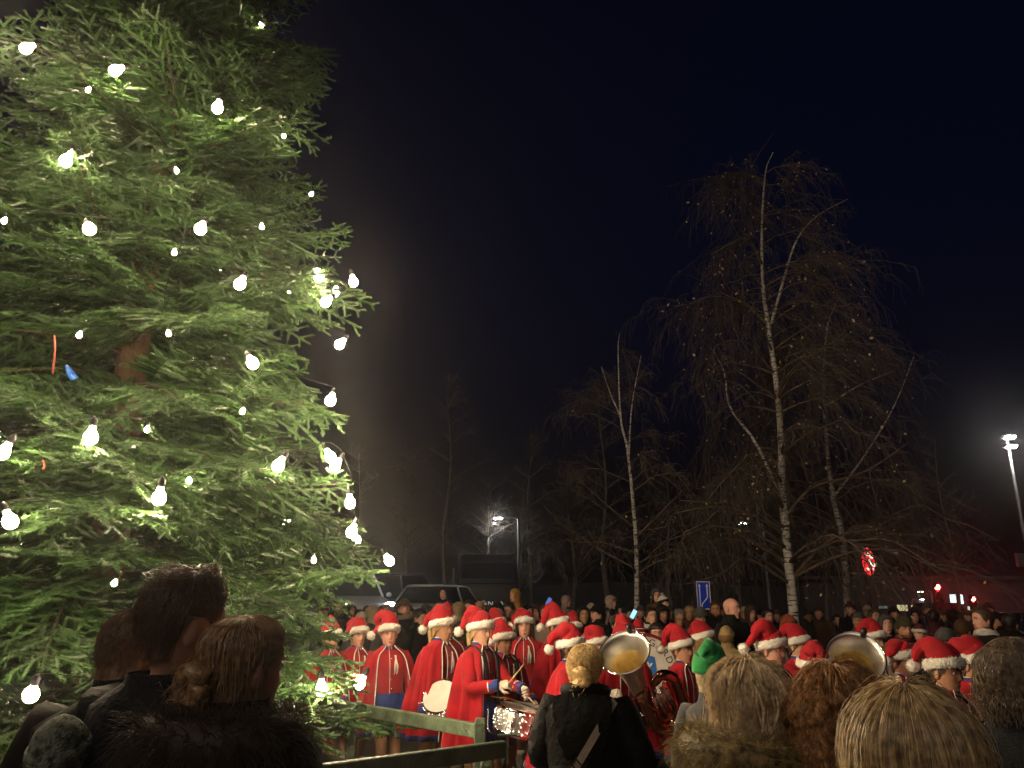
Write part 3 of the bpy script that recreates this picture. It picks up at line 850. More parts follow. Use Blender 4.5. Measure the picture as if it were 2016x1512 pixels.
red_felt = clothm('red_felt', (.35, .004, .012), sheen=.08, bump=.2)
red_cloth = clothm('red_jacket_cloth', (.36, .010, .016))
blue_cloth = clothm('blue_uniform_cloth', (.022, .045, .22))
navy_cloth = clothm('navy_cloth', (.012, .016, .05))
fur_white = clothm('white_plush', (.88, .83, .74), .95, sheen=.4, bump=.9, bscale=90)
glove_m = clothm('white_glove', (.66, .60, .50))
tights_m = mat('nude_tights', (.36, .19, .11), .55, var=.12)
boot_w = mat('white_boot', (.52, .49, .44), .45, var=.25, vscale=10)
shoe_d = mat('dark_shoe', (.02, .018, .016), .4)
silver_b = mat('silver_button', (.75, .73, .70), .2, metal=1)
trim_w = clothm('white_piping', (.76, .72, .66))
black_strap = mat('black_harness', (.015, .014, .014), .5)

def headscale(H):
    return float(np.interp(H, [.9, 1.1, 1.4, 1.6, 1.75, 1.97], [1.5, 1.38, 1.14, 1.04, 1.0, .9]))
def place(px, py, Y, H=None):
    """eye pixel and distance -> feet position and the stature that puts the eyes there"""
    p = at(px, py, Y); z = p[2]
    Hg = z + .11
    hs = headscale(Hg if H is None else H)
    return p, hs
def person(label, px, py, Y, yaw, group, F_kw, feet=True, H=None, cat='person'):
    p, hs = place(px, py, Y, H)
    eye = 1.463 + .1265 * hs
    if H is None: s = p[2] / eye; z0 = 0.0
    else: s = H / (1.463 + .2345 * hs); z0 = p[2] - eye * s
    F = Fig(hs=hs, **F_kw)
    # yaw is given relative to the line to the viewer: 0 looks at the photographer
    t = thing('person', label, cat, (p[0], p[1], z0), math.radians(yaw) - math.atan2(p[0], p[1]), group, s)
    return t, F

def santa_hat(F, parent, droop=(.6, .8), colm=None, seed=0, tilt=0.0, pom=True, trim=True, stand=1.0):
    g = np.random.default_rng(seed); cm = colm or red_felt
    dx, dy = droop
    q = A([[0, .004, .048], [0, .006, .090], [dx * .02, .01 + dy * .02, .135], [dx * .06, .01 + dy * .05, .168 * stand + .01], [dx * .11, .012 + dy * .10, .15 * stand], [dx * .15, .015 + dy * .135, .09 * stand], [dx * .165, .018 + dy * .15, .03 * stand]])
    q[2:] += g.normal(0, .011, (5, 3)); stand = stand
    P = smooth_path(q, 16); r = np.interp(np.linspace(0, 1, 16), [0, .15, .3, .45, .62, .8, 1], [.116, .118, .102, .074, .050, .034, .020])
    rings = tube_rings(P, r, 20, up=(0, 1, 0)); rings += g.normal(0, .0035, rings.shape)
    a = np.arange(20) * .314
    rings[..., 0] *= .90
    mb = MB(); mb.loft(F.head(rings), True, True, True); h = mb.obj('hat', cm, parent)
    if trim:
        a = np.arange(28) * 2 * math.pi / 28; c = np.cos(a)
        ring = np.stack([.096 * np.sin(a), np.where(c > 0, -.110 * c, -.115 * c), .057 + .026 * c + tilt * np.sin(a)], 1)
        b = np.arange(12) * 2 * math.pi / 12
        R3 = []
        for i in range(28):
            d = unit(A([ring[i, 0], ring[i, 1], 0])); R3.append([ring[i] + (.024 * math.cos(u)) * d + .036 * math.sin(u) * A([0, 0, 1.]) for u in b])
        R3 = A(R3); nz = g.normal(0, .0038, R3.shape); R3 += nz; R3 = np.concatenate([R3, R3[:1]], 0)
        mb = MB(); mb.loft(F.head(R3)); 
        n = 420; i = g.integers(0, 28, n); u = g.uniform(0, 6.28, n); dd = ring[i].copy(); dd[:, 2] = 0; dd = unit_rows(dd)
        nr = np.cos(u)[:, None] * dd + np.sin(u)[:, None] * A([0, 0, 1.]); st = ring[i] + nr * A([1, 1, 1.45]) * .0235
        w = np.linspace(0, 1, 3); Pq = st[:, None] + (unit_rows(nr + g.normal(0, .5, (n, 3))) * .014)[:, None] * w[None, :, None]
        strands(mb, F.head(Pq), .0022, 0, .3)
        mb.obj('trim', fur_white, h)
    if pom:
        e = P[-1] + A([dx * .012, dy * .012, -.022])
        t = np.linspace(.05, math.pi - .05, 9); a = np.arange(14) * 2 * math.pi / 14
        gg = np.stack([np.outer(np.sin(t), np.cos(a)), np.outer(np.sin(t), np.sin(a)), np.outer(np.cos(t), np.ones(14))], -1) * (.042 + g.normal(0, .0022, (9, 14, 1)))
        mb = MB(); mb.loft(F.head(gg + e), True, True, True)
        n = 160; v = unit_rows(g.normal(size=(n, 3))); w = np.linspace(0, 1, 3)
        strands(mb, F.head(e + (v * .039)[:, None] + (v * .013)[:, None] * w[None, :, None] + g.normal(0, .003, (n, 1, 3))), .0022, 0, .3)
        mb.obj('pompom', fur_white, h)
    return h

CAPE = [(1.475, .082, .072, .098), (1.45, .105, .085, .11), (1.42, .165, .10, .125), (1.38, .222, .13, .15), (1.32, .248, .155, .17), (1.2, .268, .18, .19), (1.0, .292, .205, .21), (.8, .318, .225, .235), (.6, .342, .245, .26), (.44, .36, .26, .275), (.40, .364, .262, .278)]
def cape(F, parent, hem=.60, a0=.42, seed=0, sway=(0, .05)):
    zs = [1.475, 1.455, 1.435, 1.415, 1.39, 1.36, 1.32, 1.26, 1.18, 1.08, .98, .88, .80, .73, .68, hem + .045, hem]
    zs = sorted([z for z in zs if z >= hem], reverse=True)
    def wp(r):
        t = np.clip((1.40 - r[..., 2]) / .95, 0, 1) ** 1.4; q = r.copy(); q[..., 0] += sway[0] * t; q[..., 1] += sway[1] * t; return q
    mb = MB(); rings = shell(mb, zs, lambda z: [float(v) for v in lerp_tab(CAPE, z)], 44, a0, (.078, 11), seed, .008, 0, wp, 1, hem + .046)
    c = mb.obj('cape', [red_felt, blue_cloth], parent)
    for e in (0, -1):
        mp = MB(); mp.tube(rings[:, e] + A([0, -.004, 0]), .0055, 5); mp.obj('piping', trim_w, c)
    return c
def uniform(F, parent, seed, cape_on=True, hem=.60, a0=.42, gloves=True, skirt=True, sway=(0, .05), harness=False, ribbon=True):
    mb = MB(); shell(mb, [1.46, 1.44, 1.42, 1.40, 1.36, 1.3, 1.2, 1.1, 1.02, .95], lambda z: [float(v) for v in coat_prof(z, .012, .0, F.fat)], 32, 0, (.004, 9), seed, .006)
    j = mb.obj('jacket', red_cloth, parent)
    for z in (1.34, 1.24, 1.14, 1.04):
        w, f, b = coat_prof(z, .012, 0, F.fat)
        m2 = MB(); m2.ball((.012, -float(f) - .004, z), .011, 8, 6, 0, (1, .6, 1)); m2.obj('button', silver_b, j)
    pz = np.linspace(1.43, .96, 9); m2 = MB(); m2.tube(A([[-.012, -float(coat_prof(z, .015, 0, F.fat)[1]), z] for z in pz]), .004, 5); m2.obj('piping', trim_w, j)
    mb = MB(); rr = shell(mb, [1.502, 1.48, 1.455, 1.44], lambda z: [float(v) for v in lerp_tab([(1.502, .062, .056, .078), (1.47, .068, .062, .084), (1.44, .092, .075, .095)], z)], 26, .16, (0, 5), 1, .006)
    cl = mb.obj('collar', blue_cloth, parent)
    m2 = MB(); m2.tube(rr[0], .0045, 5); m2.tube(rr[:, 0], .0045, 5); m2.tube(rr[:, -1], .0045, 5); m2.obj('collar_piping', trim_w, cl)
    for sx in (-.03, .03):
        m2 = MB(); m2.ball((sx, -.078, 1.452), .010, 8, 6, 0, (1, .6, 1)); m2.obj('collar_button', silver_b, cl)
    if ribbon:
        m2 = MB()
        for k, (x0, x1) in enumerate(((.035, .06), (.045, .035))):
            q = A([[[x0, -.118, 1.38], [x0 + .014, -.118, 1.375]], [[x1, -.130, 1.28], [x1 + .02, -.130, 1.27]], [[x1 - .005, -.132, 1.18], [x1 + .012, -.132, 1.2]]])
            m2.loft(np.concatenate([q, q[:, ::-1] + A([0, .004, 0])], 1), True, True, True)
        m2.obj('ribbon', trim_w, parent)
    if skirt:
        mb = MB(); shell(mb, [1.0, .95, .90, .84, .78, .72, .66], lambda z: [float(v) for v in coat_prof(z, .014, .05, F.fat)], 64, 0, (.016, 16), seed + 3, .006)
        mb.obj('skirt', blue_cloth, parent)
    for sd in (1, -1):
        mb = MB(); P, r = sleeve(mb, F, sd, .010, .97, 0, 14, seed); sl = mb.obj('sleeve', red_felt, parent)
        a, b = P[-1], P[-3]; d = unit(a - b)
        m2 = MB(); q = A([a - d * .085, a - d * .08, a - d * .02, a + d * .006, a + d * .006]); m2.tube(q, A([.040, .049, .050, .050, .038]), 14); cf = m2.obj('cuff', blue_cloth, sl)
        m2 = MB(); m2.tube(A([a - d * .088, a - d * .078]), A([.0515, .0515]), 14); m2.obj('cuff_piping', trim_w, sl)
    if harness:
        for sd in (1, -1):
            pts = [(.09 * sd, .11, 1.30), (.105 * sd, .06, 1.44), (.10 * sd, -.03, 1.445), (.095 * sd, -.125, 1.35), (.085 * sd, -.155, 1.15), (.07 * sd, -.16, .98)]
            P = smooth_path([A(q) + A([0, 0, .015]) for q in pts], 14); m2 = MB()
            m2.loft(A([[p + A([dx, dy, 0]) for dx, dy in ((-.022, -.006), (.022, -.006), (.022, .006), (-.022, .006))] for p in P]), True, True, True); m2.obj('harness_strap', black_strap, parent)
    if cape_on: cape(F, parent, hem, a0, seed, sway)

def beard_on(mb, F, seed, n=500, ln=.014, m=0):
    g = np.random.default_rng(seed)
    a = g.uniform(-1.25, 1.25, n); z = g.uniform(-.112, -.045, n)
    keep = ~((np.abs(a) < .38) & (z > -.076) & (z < -.058)) & ~((np.abs(a) < 0.9) & (z > -.056) & (np.abs(a) > .45)) & ~((z > -.05) & (np.abs(a) < .45))
    a, z = a[keep], z[keep]; p = face_relief(head_surface(z, a)); d = unit_rows(p * A([1, 1, 0]) + A([0, 0, -.03]))
    w = np.linspace(0, 1, 3); strands(mb, F.head(p[:, None] + (d * ln)[:, None] * w[None, :, None]), .0022, m)
def hair(F, parent, kind, colr, seed=0, n=0, hatted=False):
    mb = MB(); m = hairm(colr)
    if hatted and kind == 'short': n = 1
    if kind == 'short':
        S, b = cap_shell(F, short_zmin, lambda t, a: (.006 if hatted else .017) * (1 - t ** 4) + .003, 36, 12, .001 if hatted else .004, seed); b(mb); hair_strands(mb, F, S, n or 260, (.02, .8), (.5, 1.0), (0, 6.283), seed, .005, 0, rad=.0022, k=4, spread=.4)
    elif kind == 'bald': return None
    elif kind == 'long':
        S, b = cap_shell(F, long_zmin(.26), lambda t, a: .016 + .010 * t, 40, 16, .004, seed, drop_r=lambda d: (d * .06, d * .05)); b(mb)
        hair_strands(mb, F, S, n or 320, (.02, .3), (.85, 1.06), (.8, 5.48), seed, .005, .004, rad=.0028, k=9, spread=.15)
    elif kind == 'bob':
        S, b = cap_shell(F, long_zmin(.13), lambda t, a: .018 + .008 * np.sin(t * 3), 40, 14, .005, seed); b(mb); hair_strands(mb, F, S, n or 300, (.02, .4), (.8, 1.05), (.7, 5.58), seed, .005, .006, rad=.0026, k=8, spread=.2)
    elif kind == 'tail':
        S, b = cap_shell(F, short_zmin, lambda t, a: .010, 36, 12, .002, seed); b(mb)
        P = smooth_path([(0, .10, .01), (0, .135, -.02), (0, .125, -.09), (0, .11, -.17), (0, .105, -.22)], 10); mb.tube(F.head(P), [.014, .022, .026, .026, .025, .023, .02, .016, .012, .005], 8)
    return mb.obj('hair', m, parent)
def beanie(F, parent, m, cuff=None, seed=0, pom=None, lo=.045, top=.016, cap='cuff'):
    mb = MB(); g = np.random.default_rng(seed)
    S, b = cap_shell(F, beanie_zmin(lo), lambda t, a: .014 + top * (1 - t) ** 2 + .0012 * np.sin(30 * a), 60, 14, .0025, seed); b(mb); h = mb.obj('hat', m, parent)
    if cuff is not None:
        mc = MB(); a = np.arange(60) * 2 * math.pi / 60; rows = [F.head(S(np.full(60, t), a, e + .0015 * np.sin(30 * a))) for t, e in ((.70, .001), (.72, .007), (.85, .009), (1.0, .008), (1.03, .002))]
        mc.loft(A(rows)); mc.obj('cuff', cuff, h)
    if pom is not None:
        mp = MB(); v = unit_rows(g.normal(size=(260, 3))); e = A([0, .012, .165]); w = np.linspace(0, 1, 3)
        mp.ball(F.head(e), .026, 10, 7); strands(mp, F.head(e + (v * .02)[:, None] + (v * .022)[:, None] * w[None, :, None]), .0025); mp.obj('bobble', pom, h)
    return h
def hood(F, parent, m, fur=None, seed=0, th=.022):
    mb = MB(); S, b = cap_shell(F, hood_zmin, lambda t, a: th + .012 * (1 - t), 44, 16, .004, seed, drop_r=lambda d: (d * .3, d * .25)); b(mb); h = mb.obj('hood', m, parent)
    if fur is not None:
        a = np.concatenate([np.linspace(-1.12, 1.12, 22)]); path = F.head(S(np.full(22, 1.0), a, .004)); mf = MB(); mf.tube(path, .012, 6); fur_tube(mf, path, .012, 500, .028, seed); mf.obj('hood_fur', fur, h)
    return h
def glasses(F, parent):
    mb = MB()
    for sd in (1, -1):
        u = np.linspace(0, 2 * math.pi, 15); mb.tube(F.head(A([[.032 * sd + .021 * math.cos(q), -.098 - .0 + .12 * .02 * 0, .008 + .017 * math.sin(q)] for q in u])), .0016, 4)
        mb.tube(F.head(A([[.052 * sd, -.094, .012], [.074 * sd, -.06, .014], [.080 * sd, .0, .012]])), .0016, 4)
    mb.tube(F.head(A([[-.011, -.1, .01], [.011, -.1, .01]])), .0016, 4); mb.obj('glasses', mat('glasses_frame', (.02, .02, .02), .3), parent)
def coat(F, parent, m, hem=.72, off=.032, puff=0.0, seed=0, collar=True, name='coat', flare=.03, wr=.0):
    mb = MB()
    zs = np.linspace(1.455, hem, 26 if puff else 14)
    pf = lambda z: [float(v) + (puff * abs(math.sin((z - .3) * math.pi / .085)) if z < 1.40 else 0) for v in coat_prof(z, off if z < 1.41 else off * .6, flare, F.fat)]
    shell(mb, zs, pf, 32, 0, (.010, 5), seed, .01)
    for sd in (1, -1): sleeve(mb, F, sd, off * .75, .98, 0, 14, seed, puff * .3 + wr)
    c = mb.obj(name, m, parent)
    if collar:
        mc = MB(); shell(mc, [1.515, 1.49, 1.46, 1.43, 1.41], lambda z: [float(v) for v in lerp_tab([(1.515, .082, .070, .094), (1.47, .088, .074, .098), (1.43, .115, .085, .105), (1.41, .13, .09, .11)], z)], 30, .28, (.004, 4), seed, .014)
        mc.obj('collar', m, c)
    return c
def scarf(F, parent, m, seed=0):
    mb = MB(); a = np.linspace(0, 2 * math.pi, 22); g = np.random.default_rng(seed)
    for k, (z, r) in enumerate(((1.47, .088), (1.445, .098))):
        P = A([[r * math.sin(t), -r * math.cos(t) * .95 + .012, z + .012 * math.sin(2 * t + k)] for t in a]); rr = tube_rings(P, .026, 9); rr += g.normal(0, .003, rr.shape); mb.loft(rr)
    mb.obj('scarf', m, parent)
COATS = {'black': (.009, .0085, .009), 'navy': (.012, .015, .03), 'olive': (.05, .048, .028), 'brown': (.075, .042, .022), 'grey': (.07, .068, .066), 'tan': (.20, .115, .055), 'maroon': (.07, .018, .022), 'cream': (.42, .35, .26), 'rust': (.22, .055, .025), 'mustard': (.30, .155, .04), 'dust': (.27, .19, .16), 'white': (.6, .56, .5), 'green': (.02, .20, .055), 'sand': (.36, .25, .11), 'blue': (.01, .04, .28)}
def cm(k): return clothm('wool_' + k, COATS[k], spec=.15, sheen=.05)
def skin_set(sk, hairc, leg, handm=None):
    return [skin(sk), leg, handm or skin(sk), lips_m, eyew, iris, hairm(hairc)]

# ------------------------------------------------------------------ the marching band
BG = 'marching band in red capes'
def marcher(label, px, py, Y, yaw, seed, hyaw=0, hp=0, LW=(.24, -.20, .90), RW=(-.24, -.20, .90), hairk=None, hairc='brown', droop=(.5, .9), sk='fair', legs=None, glass=False, hat=True, hroll=0, stand=1.0, tilt=0.0, gloves=True, **kw):
    t, F = person(label, px, py, Y, yaw - 10, BG, dict(hyaw=hyaw, hpitch=hp, hroll=hroll, LW=LW, RW=RW, legs=legs or ('walk', 'walk2')[seed % 2], fat=.95))
    link('body', body_mesh(F, skin_set(sk, hairc, tights_m, glove_m if gloves else None), 32), t)
    uniform(F, t, seed, **kw); boots(F, t, boot_w, .27)
    hair(F, t, hairk or 'short', hairc, seed, hatted=hat)
    if hat: santa_hat(F, t, droop, seed=seed, stand=stand * (1 + .16 * math.sin(seed * 2.7)), tilt=tilt)
    if glass: glasses(F, t)
    t.rotation_euler.x = .035 * math.sin(seed * 1.9); t.rotation_euler.y = .035 * math.sin(seed * 3.1 + 1)
    return t, F
DOWN_L, DOWN_R = (.25, -.06, .84), (-.25, -.06, .84)
M = {}
M['b0'] = marcher('band member in red cape mostly hidden by the lowest fir bough', 652, 1256, 8.5, 42, 1, LW=DOWN_L, RW=DOWN_R)
M['b1'] = marcher('band member whose red hat flops forward over the fir bough', 700, 1252, 8.7, 38, 2, droop=(-.9, -.2), LW=DOWN_L, stand=.7)
M['b2'] = marcher('pale band member in red cape with arm straight down beside the lit bulb', 775, 1248, 8.3, 22, 3, hyaw=-4, LW=DOWN_L, RW=(-.27, -.05, .83), sk='pink', droop=(-1, .3), hairc='straw', a0=.62)
M['b3'] = marcher('girl with blond ponytail and Santa hat carrying a side drum', 856, 1236, 7.9, 58, 4, hyaw=8, hairk='tail', hairc='blond', RW=(-.27, -.08, .84), LW=(.16, -.32, 1.02), sk='tan', droop=(-.3, 1), a0=.5)
M['b4'] = marcher('fair boy in Santa hat looking past the drum girl', 884, 1232, 8.9, 40, 5, hyaw=4, sk='pink', hairc='straw', droop=(.8, .6), a0=.7)
M['b5'] = marcher('drummer in long red cape with black harness raising a drumstick', 948, 1243, 7.3, 62, 6, hyaw=-2, hp=4, hairk='tail', hairc='blond', RW=(-.16, -.33, 1.14), LW=(.08, -.42, 1.10), harness=True, droop=(-.5, .95), a0=.55, hem=.60, ribbon=False)
M['b6'] = marcher('band member half hidden behind the raised drumstick drummer', 977, 1234, 9.4, 45, 7, droop=(.4, .9))
M['b7'] = marcher('short boy in Santa hat squinting behind the sparkling snare drum', 985, 1264, 8.1, 48, 8, hyaw=-6, sk='tan', droop=(-.4, .9), LW=(.2, -.3, 1.0), harness=True, a0=.6)
M['b8'] = marcher('smiling girl with plaits in Santa hat turned to the crowd', 1038, 1233, 9.1, 6, 9, hairk='long', hairc='brown', sk='pink', droop=(-.9, .4), a0=.5, RW=(-.2, -.22, .95))
M['b9'] = marcher('tall band member in red cape with glasses behind the girl in profile', 1093, 1234, 8.5, 62, 10, glass=True, droop=(-.9, .5), sk='fair')
M['b10'] = marcher('dark skinned girl in Santa hat walking in a sweeping red cape', 1116, 1275, 6.9, 78, 11, sk='brown', hairc='dark', droop=(-.6, .9), hem=.56, sway=(0, .16), a0=.5)
M['b11'] = marcher('band member with a low Santa hat standing farthest from the fir fence', 1126, 1242, 9.5, 30, 12, droop=(.5, .9), sk='pink')
M['b12'] = marcher('band member seen over the shoulder of the blonde in black', 1180, 1273, 8.3, 58, 13, droop=(-.6, .8), sk='pink')
M['b13'] = marcher('tuba player in Santa hat hidden behind the shining bell', 1222, 1262, 7.35, 30, 14, hyaw=20, LW=(.10, -.30, 1.05), RW=(-.24, -.26, 1.16))
M['b14'] = marcher('boy in Santa hat holding a white music card beside the bass drum', 1347, 1279, 7.4, 62, 15, hyaw=2, RW=(-.20, -.22, 1.02), LW=(.10, -.36, 1.0), droop=(-.6, .95), sk='tan', a0=.55)
M['b15'] = marcher('fair girl with long hair in Santa hat behind the boy with the card', 1390, 1262, 8.4, 70, 16, hairk='long', hairc='blond', droop=(-.2, 1), sk='pink', glass=True)
M['b16'] = marcher('tall band member whose Santa hat rises over the green hat', 1512, 1279, 6.5, 72, 17, sk='pink', droop=(-.9, .7), LW=(.08, -.34, 1.12), RW=(-.1, -.32, 1.05))
M['b17'] = marcher('band member in Santa hat below the man in the rust beanie', 1566, 1272, 7.7, 70, 18, hairc='brown', droop=(-.7, .9), hairk='tail')
M['b18'] = marcher('band member with a crooked Santa hat bending towards the curly hair', 1606, 1312, 6.1, 75, 19, hp=18, droop=(-.3, -.5), stand=.8, tilt=.02)
M['b19'] = marcher('band member in Santa hat behind the second tuba bell', 1716, 1262, 7.9, 62, 20, droop=(-.8, .6))
M['b20'] = marcher('second tuba player with a drooping Santa hat', 1768, 1302, 6.7, 55, 21, hyaw=15, droop=(-1, .1), RW=(-.24, -.26, 1.16), LW=(.10, -.30, 1.05), stand=.7)
M['b21'] = marcher('band member in a large slanting Santa hat beyond the straight blond hair', 1868, 1322, 5.2, 72, 22, hp=6, droop=(-.4, 1), sk='tan', tilt=-.01)
M['b22'] = marcher('band member in Santa hat beside the balding man in the dark coat', 1918, 1308, 5.8, 72, 23, hp=8, droop=(-.5, 1), sk='tan')

# ------------------------------------------------------------------ onlookers
OG = 'onlookers behind the band'
trous = clothm('dark_trousers', (.02, .02, .025))
def onlooker(label, px, py, Y, yaw, seed, c='black', head='none', hc='black', hairk='short', hairc='brown', hyaw=0, hp=0, sk='fair', beard=None, glass=False, sc=None, cuff=None, pom=None, fur=None, H=None, legs='stand', LW=None, RW=None, puff=0, hem=.72, extra=None, hroll=0, group=OG):
    t, F = person(label, px, py, Y, yaw, group, dict(hyaw=hyaw, hpitch=hp, hroll=hroll, legs=legs, LW=LW, RW=RW, fat=1.05), H=H)
    link('body', body_mesh(F, skin_set(sk, hairc, trous), 24), t)
    coat(F, t, cm(c), hem, puff=puff, seed=seed, collar=head != 'hood'); boots(F, t, shoe_d, .06, 'shoe')
    if hairk != 'bald': hair(F, t, hairk, hairc, seed, 140, head in ('beanie', 'hood', 'cap', 'brim'))
    if head == 'beanie': beanie(F, t, cm(hc), cm(cuff) if cuff else None, seed, cm(pom) if pom else None)
    if head == 'hood': hood(F, t, cm(hc), cm(fur) if fur else None, seed)
    if head == 'cap':
        h = beanie(F, t, cm(hc), None, seed, lo=.055, top=.010); mb = MB(); a = np.linspace(-1.0, 1.0, 12)
        o = A([[.096 * math.sin(u), -.112 * math.cos(u), .052] for u in a]); i2 = A([[.112 * math.sin(u), -.16 * math.cos(u), .040] for u in a]); mb.loft(A([o, i2, i2 - A([0, 0, .006]), o - A([0, 0, .006])]), False); mb.obj('peak', cm(hc), h)
    if head == 'brim':
        h = beanie(F, t, cm(hc), None, seed, lo=.055, top=.022); mb = MB(); a = np.arange(24) * 2 * math.pi / 24
        mk = lambda k, z: A([[.092 * k * math.sin(u), -.112 * k * math.cos(u), z + .008 * math.cos(2 * u)] for u in a]); mb.loft(A([mk(1, .05), mk(1.5, .045), mk(1.5, .040), mk(1, .044)]))
        mb.v[-1] = F.head(mb.v[-1]); mb.obj('brim', cm(hc), h)
    if beard: mb = MB(); beard_on(mb, F, seed); mb.obj('beard', hairm(beard), t)
    if sc: scarf(F, t, cm(sc), seed)
    if glass: glasses(F, t)
    return t, F
O = onlooker
O('child in a cream patterned beanie peeping past the fir bough', 634, 1206, 12.6, 20, 31, 'navy', 'beanie', 'cream', cuff='brown', hairc='blond', sk='pink')
O('smiling woman with dark headscarf and thick scarf by the fir', 664, 1196, 12.8, 25, 32, 'black', 'hood', 'black', sc='olive', hairk='long', hairc='dark', sk='pink')
O('onlooker in a pale beanie under the white car lights', 711, 1222, 12.2, 30, 33, 'grey', 'beanie', 'cream', cuff='cream', sk='tan')
O('woman with long light brown hair seen from the side', 734, 1209, 13.0, 75, 34, 'olive', hairk='long', hairc='straw')
O('woman with long dark hair turned away near the fir', 748, 1212, 13.6, 150, 35, 'black', hairk='long', hairc='dark')
O('child in a grey hood rising over the pale marcher hat', 769, 1214, 11.8, 40, 36, 'grey', 'hood', 'grey', sk='pink')
O('bearded man in brimmed hat and thick dark coat', 796, 1197, 12.4, 12, 37, 'black', 'brim', 'brown', beard='grey', fur='cream', sc='dust', sk='pink')
O('dark haired man lowering his face behind the drum girl', 824, 1214, 12.0, 50, 38, 'black', hp=14, hairc='dark')
O('woman with light curly hair between two Santa hats', 864, 1204, 12.8, 5, 39, 'brown', hairk='bob', hairc='straw', sk='pink')
O('woman with long fair hair facing the dark truck', 902, 1202, 12.6, 165, 40, 'olive', hairk='long', hairc='straw')
O('dark haired man in front of the dark truck', 923, 1198, 12.8, -12, 41, 'black', hairc='dark', sk='pink')
O('bald man with glasses before the lettered truck', 944, 1197, 13.2, -20, 42, 'black', hairk='bald', hairc='grey', glass=True, sk='tan')
O('older man in black beanie lit on the face', 980, 1202, 12.6, 10, 43, 'black', 'beanie', 'black', cuff='black', hairc='grey', sk='pink', hyaw=-8)
O('man looking down while carrying a child in mustard overalls', 1005, 1201, 12.9, -35, 44, 'black', hp=10, hairc='dark', sc='tan')
O('child in mustard hooded overalls riding on shoulders', 1014, 1172, 12.95, -60, 45, 'mustard', 'hood', 'mustard', sk='pink', H=1.0, legs='sit', puff=.006)
O('child in dark snowsuit sitting high by the parked wagon', 873, 1168, 13.6, -10, 46, 'navy', 'hood', 'navy', sk='pink', H=1.0, legs='sit')
O('dark coated man carrying a child on his shoulders by the wagon', 880, 1199, 13.6, 170, 47, 'black', 'beanie', 'black')
O('woman with black hair and round face behind the smiling girl', 1002, 1234, 11.3, 12, 48, 'black', hairk='long', hairc='dark', sk='tan')
O('red haired onlooker low behind the smiling girl', 1017, 1216, 12.4, 140, 49, 'black', hairc='ginger', hairk='bob')
O('man with fair hair peeping above the glasses wearing marcher', 1076, 1208, 11.6, -20, 50, 'dust', hairc='brown', sk='pink')
O('child in dusty hooded suit held up in front of the trees', 1115, 1184, 14.4, 60, 51, 'dust', 'hood', 'dust', H=1.0, legs='sit')
O('bareheaded man carrying the child in the dusty hooded suit', 1112, 1208, 14.4, 40, 52, 'black', hairc='dark')
O('woman with long dark hair laughing beside the slender birch', 1149, 1211, 12.6, 10, 53, 'black', hairk='long', hairc='dark', sk='tan')
O('man in black beanie looking sideways before the slender birch', 1176, 1208, 12.2, -60, 54, 'black', 'beanie', 'black', cuff='black', sk='pink')
O('child in pink knitted hood looking over a dark shoulder', 1203, 1186, 12.4, 55, 55, 'dust', 'hood', 'dust', H=1.0, legs='sit', sk='pink')
O('broad man in black coat holding the child in pink hood', 1200, 1211, 12.4, 160, 56, 'black', hairc='dark')
O('onlooker in tall olive beanie above the tuba bell', 1218, 1229, 10.2, 20, 57, 'olive', 'beanie', 'olive', cuff='olive')
O('dark haired woman with a white scarf gazing right', 1281, 1213, 11.0, 28, 58, 'black', hairk='tail', hairc='dark', sk='fair', sc='white')
O('woman in a dark hat holding a white knit child close', 1303, 1209, 11.4, 30, 59, 'black', 'beanie', 'black', sk='fair', hairk='long', hairc='dark')
O('child in grey hood high behind the child in white bobble hat', 1292, 1172, 12.2, 10, 60, 'brown', 'hood', 'grey', H=1.0, legs='sit', sk='pink')
O('small child in white spotted bobble hat', 1306, 1187, 11.7, 60, 61, 'black', 'beanie', 'white', cuff='black', pom='white', H=.95, legs='sit', sk='pink')
O('man carrying the grey hooded child on his shoulders', 1290, 1202, 12.4, 0, 62, 'black', hairc='dark')
O('grey haired man with glasses looking down by the blue sign', 1335, 1216, 11.6, 20, 63, 'black', hairc='grey', glass=True, hp=12, sk='tan')
O('man in grey beanie bowing his head under the blue sign', 1379, 1213, 11.2, 10, 64, 'grey', 'beanie', 'grey', cuff='grey', hp=18, beard='brown', sk='tan')
O('bearded man in shadow beneath the blue sign', 1409, 1200, 13.0, 0, 65, 'black', hairc='brown', beard='brown', sk='tan')
O('bald clean shaven man in black jacket looking right', 1440, 1197, 9.9, 58, 66, 'black', hairk='bald', hairc='brown', sk='pink', hyaw=4)
O('child in sand coloured bonnet seen from behind', 1431, 1254, 9.6, 165, 67, 'sand', 'beanie', 'sand', cuff='tan', hairc='straw')
O('pale child with dark hair looking over the bass drum', 1292, 1247, 9.6, 10, 68, 'black', hairc='dark', sk='pink')
O('bearded man in rust red beanie by the birch trunk', 1553, 1231, 10.0, 40, 69, 'grey', 'beanie', 'rust', cuff='rust', beard='brown', sk='fair')
O('child in grey hood tilting back by the brown coated man', 1745, 1231, 10.6, 15, 70, 'black', 'hood', 'grey', sk='pink', hp=-12, H=None)
O('bearded man in dark beanie and brown coat with maroon scarf', 1780, 1236, 9.2, 22, 71, 'tan', 'beanie', 'olive', cuff='olive', beard='ginger', sk='tan', sc='maroon', hp=6)
O('toddler in maroon hat with white band held in arms', 1812, 1246, 9.0, -25, 72, 'maroon', 'beanie', 'maroon', cuff='white', H=.92, legs='sit', sk='pink', hp=8)
O('man in grey beanie bending down behind the slanting Santa hat', 1868, 1262, 7.6, -40, 73, 'navy', 'beanie', 'grey', cuff='grey', hp=14, sk='tan')
O('laughing man in white turtleneck and dark jacket', 1934, 1220, 8.6, -55, 74, 'black', hairc='brown', sk='pink', sc='white', beard=None)
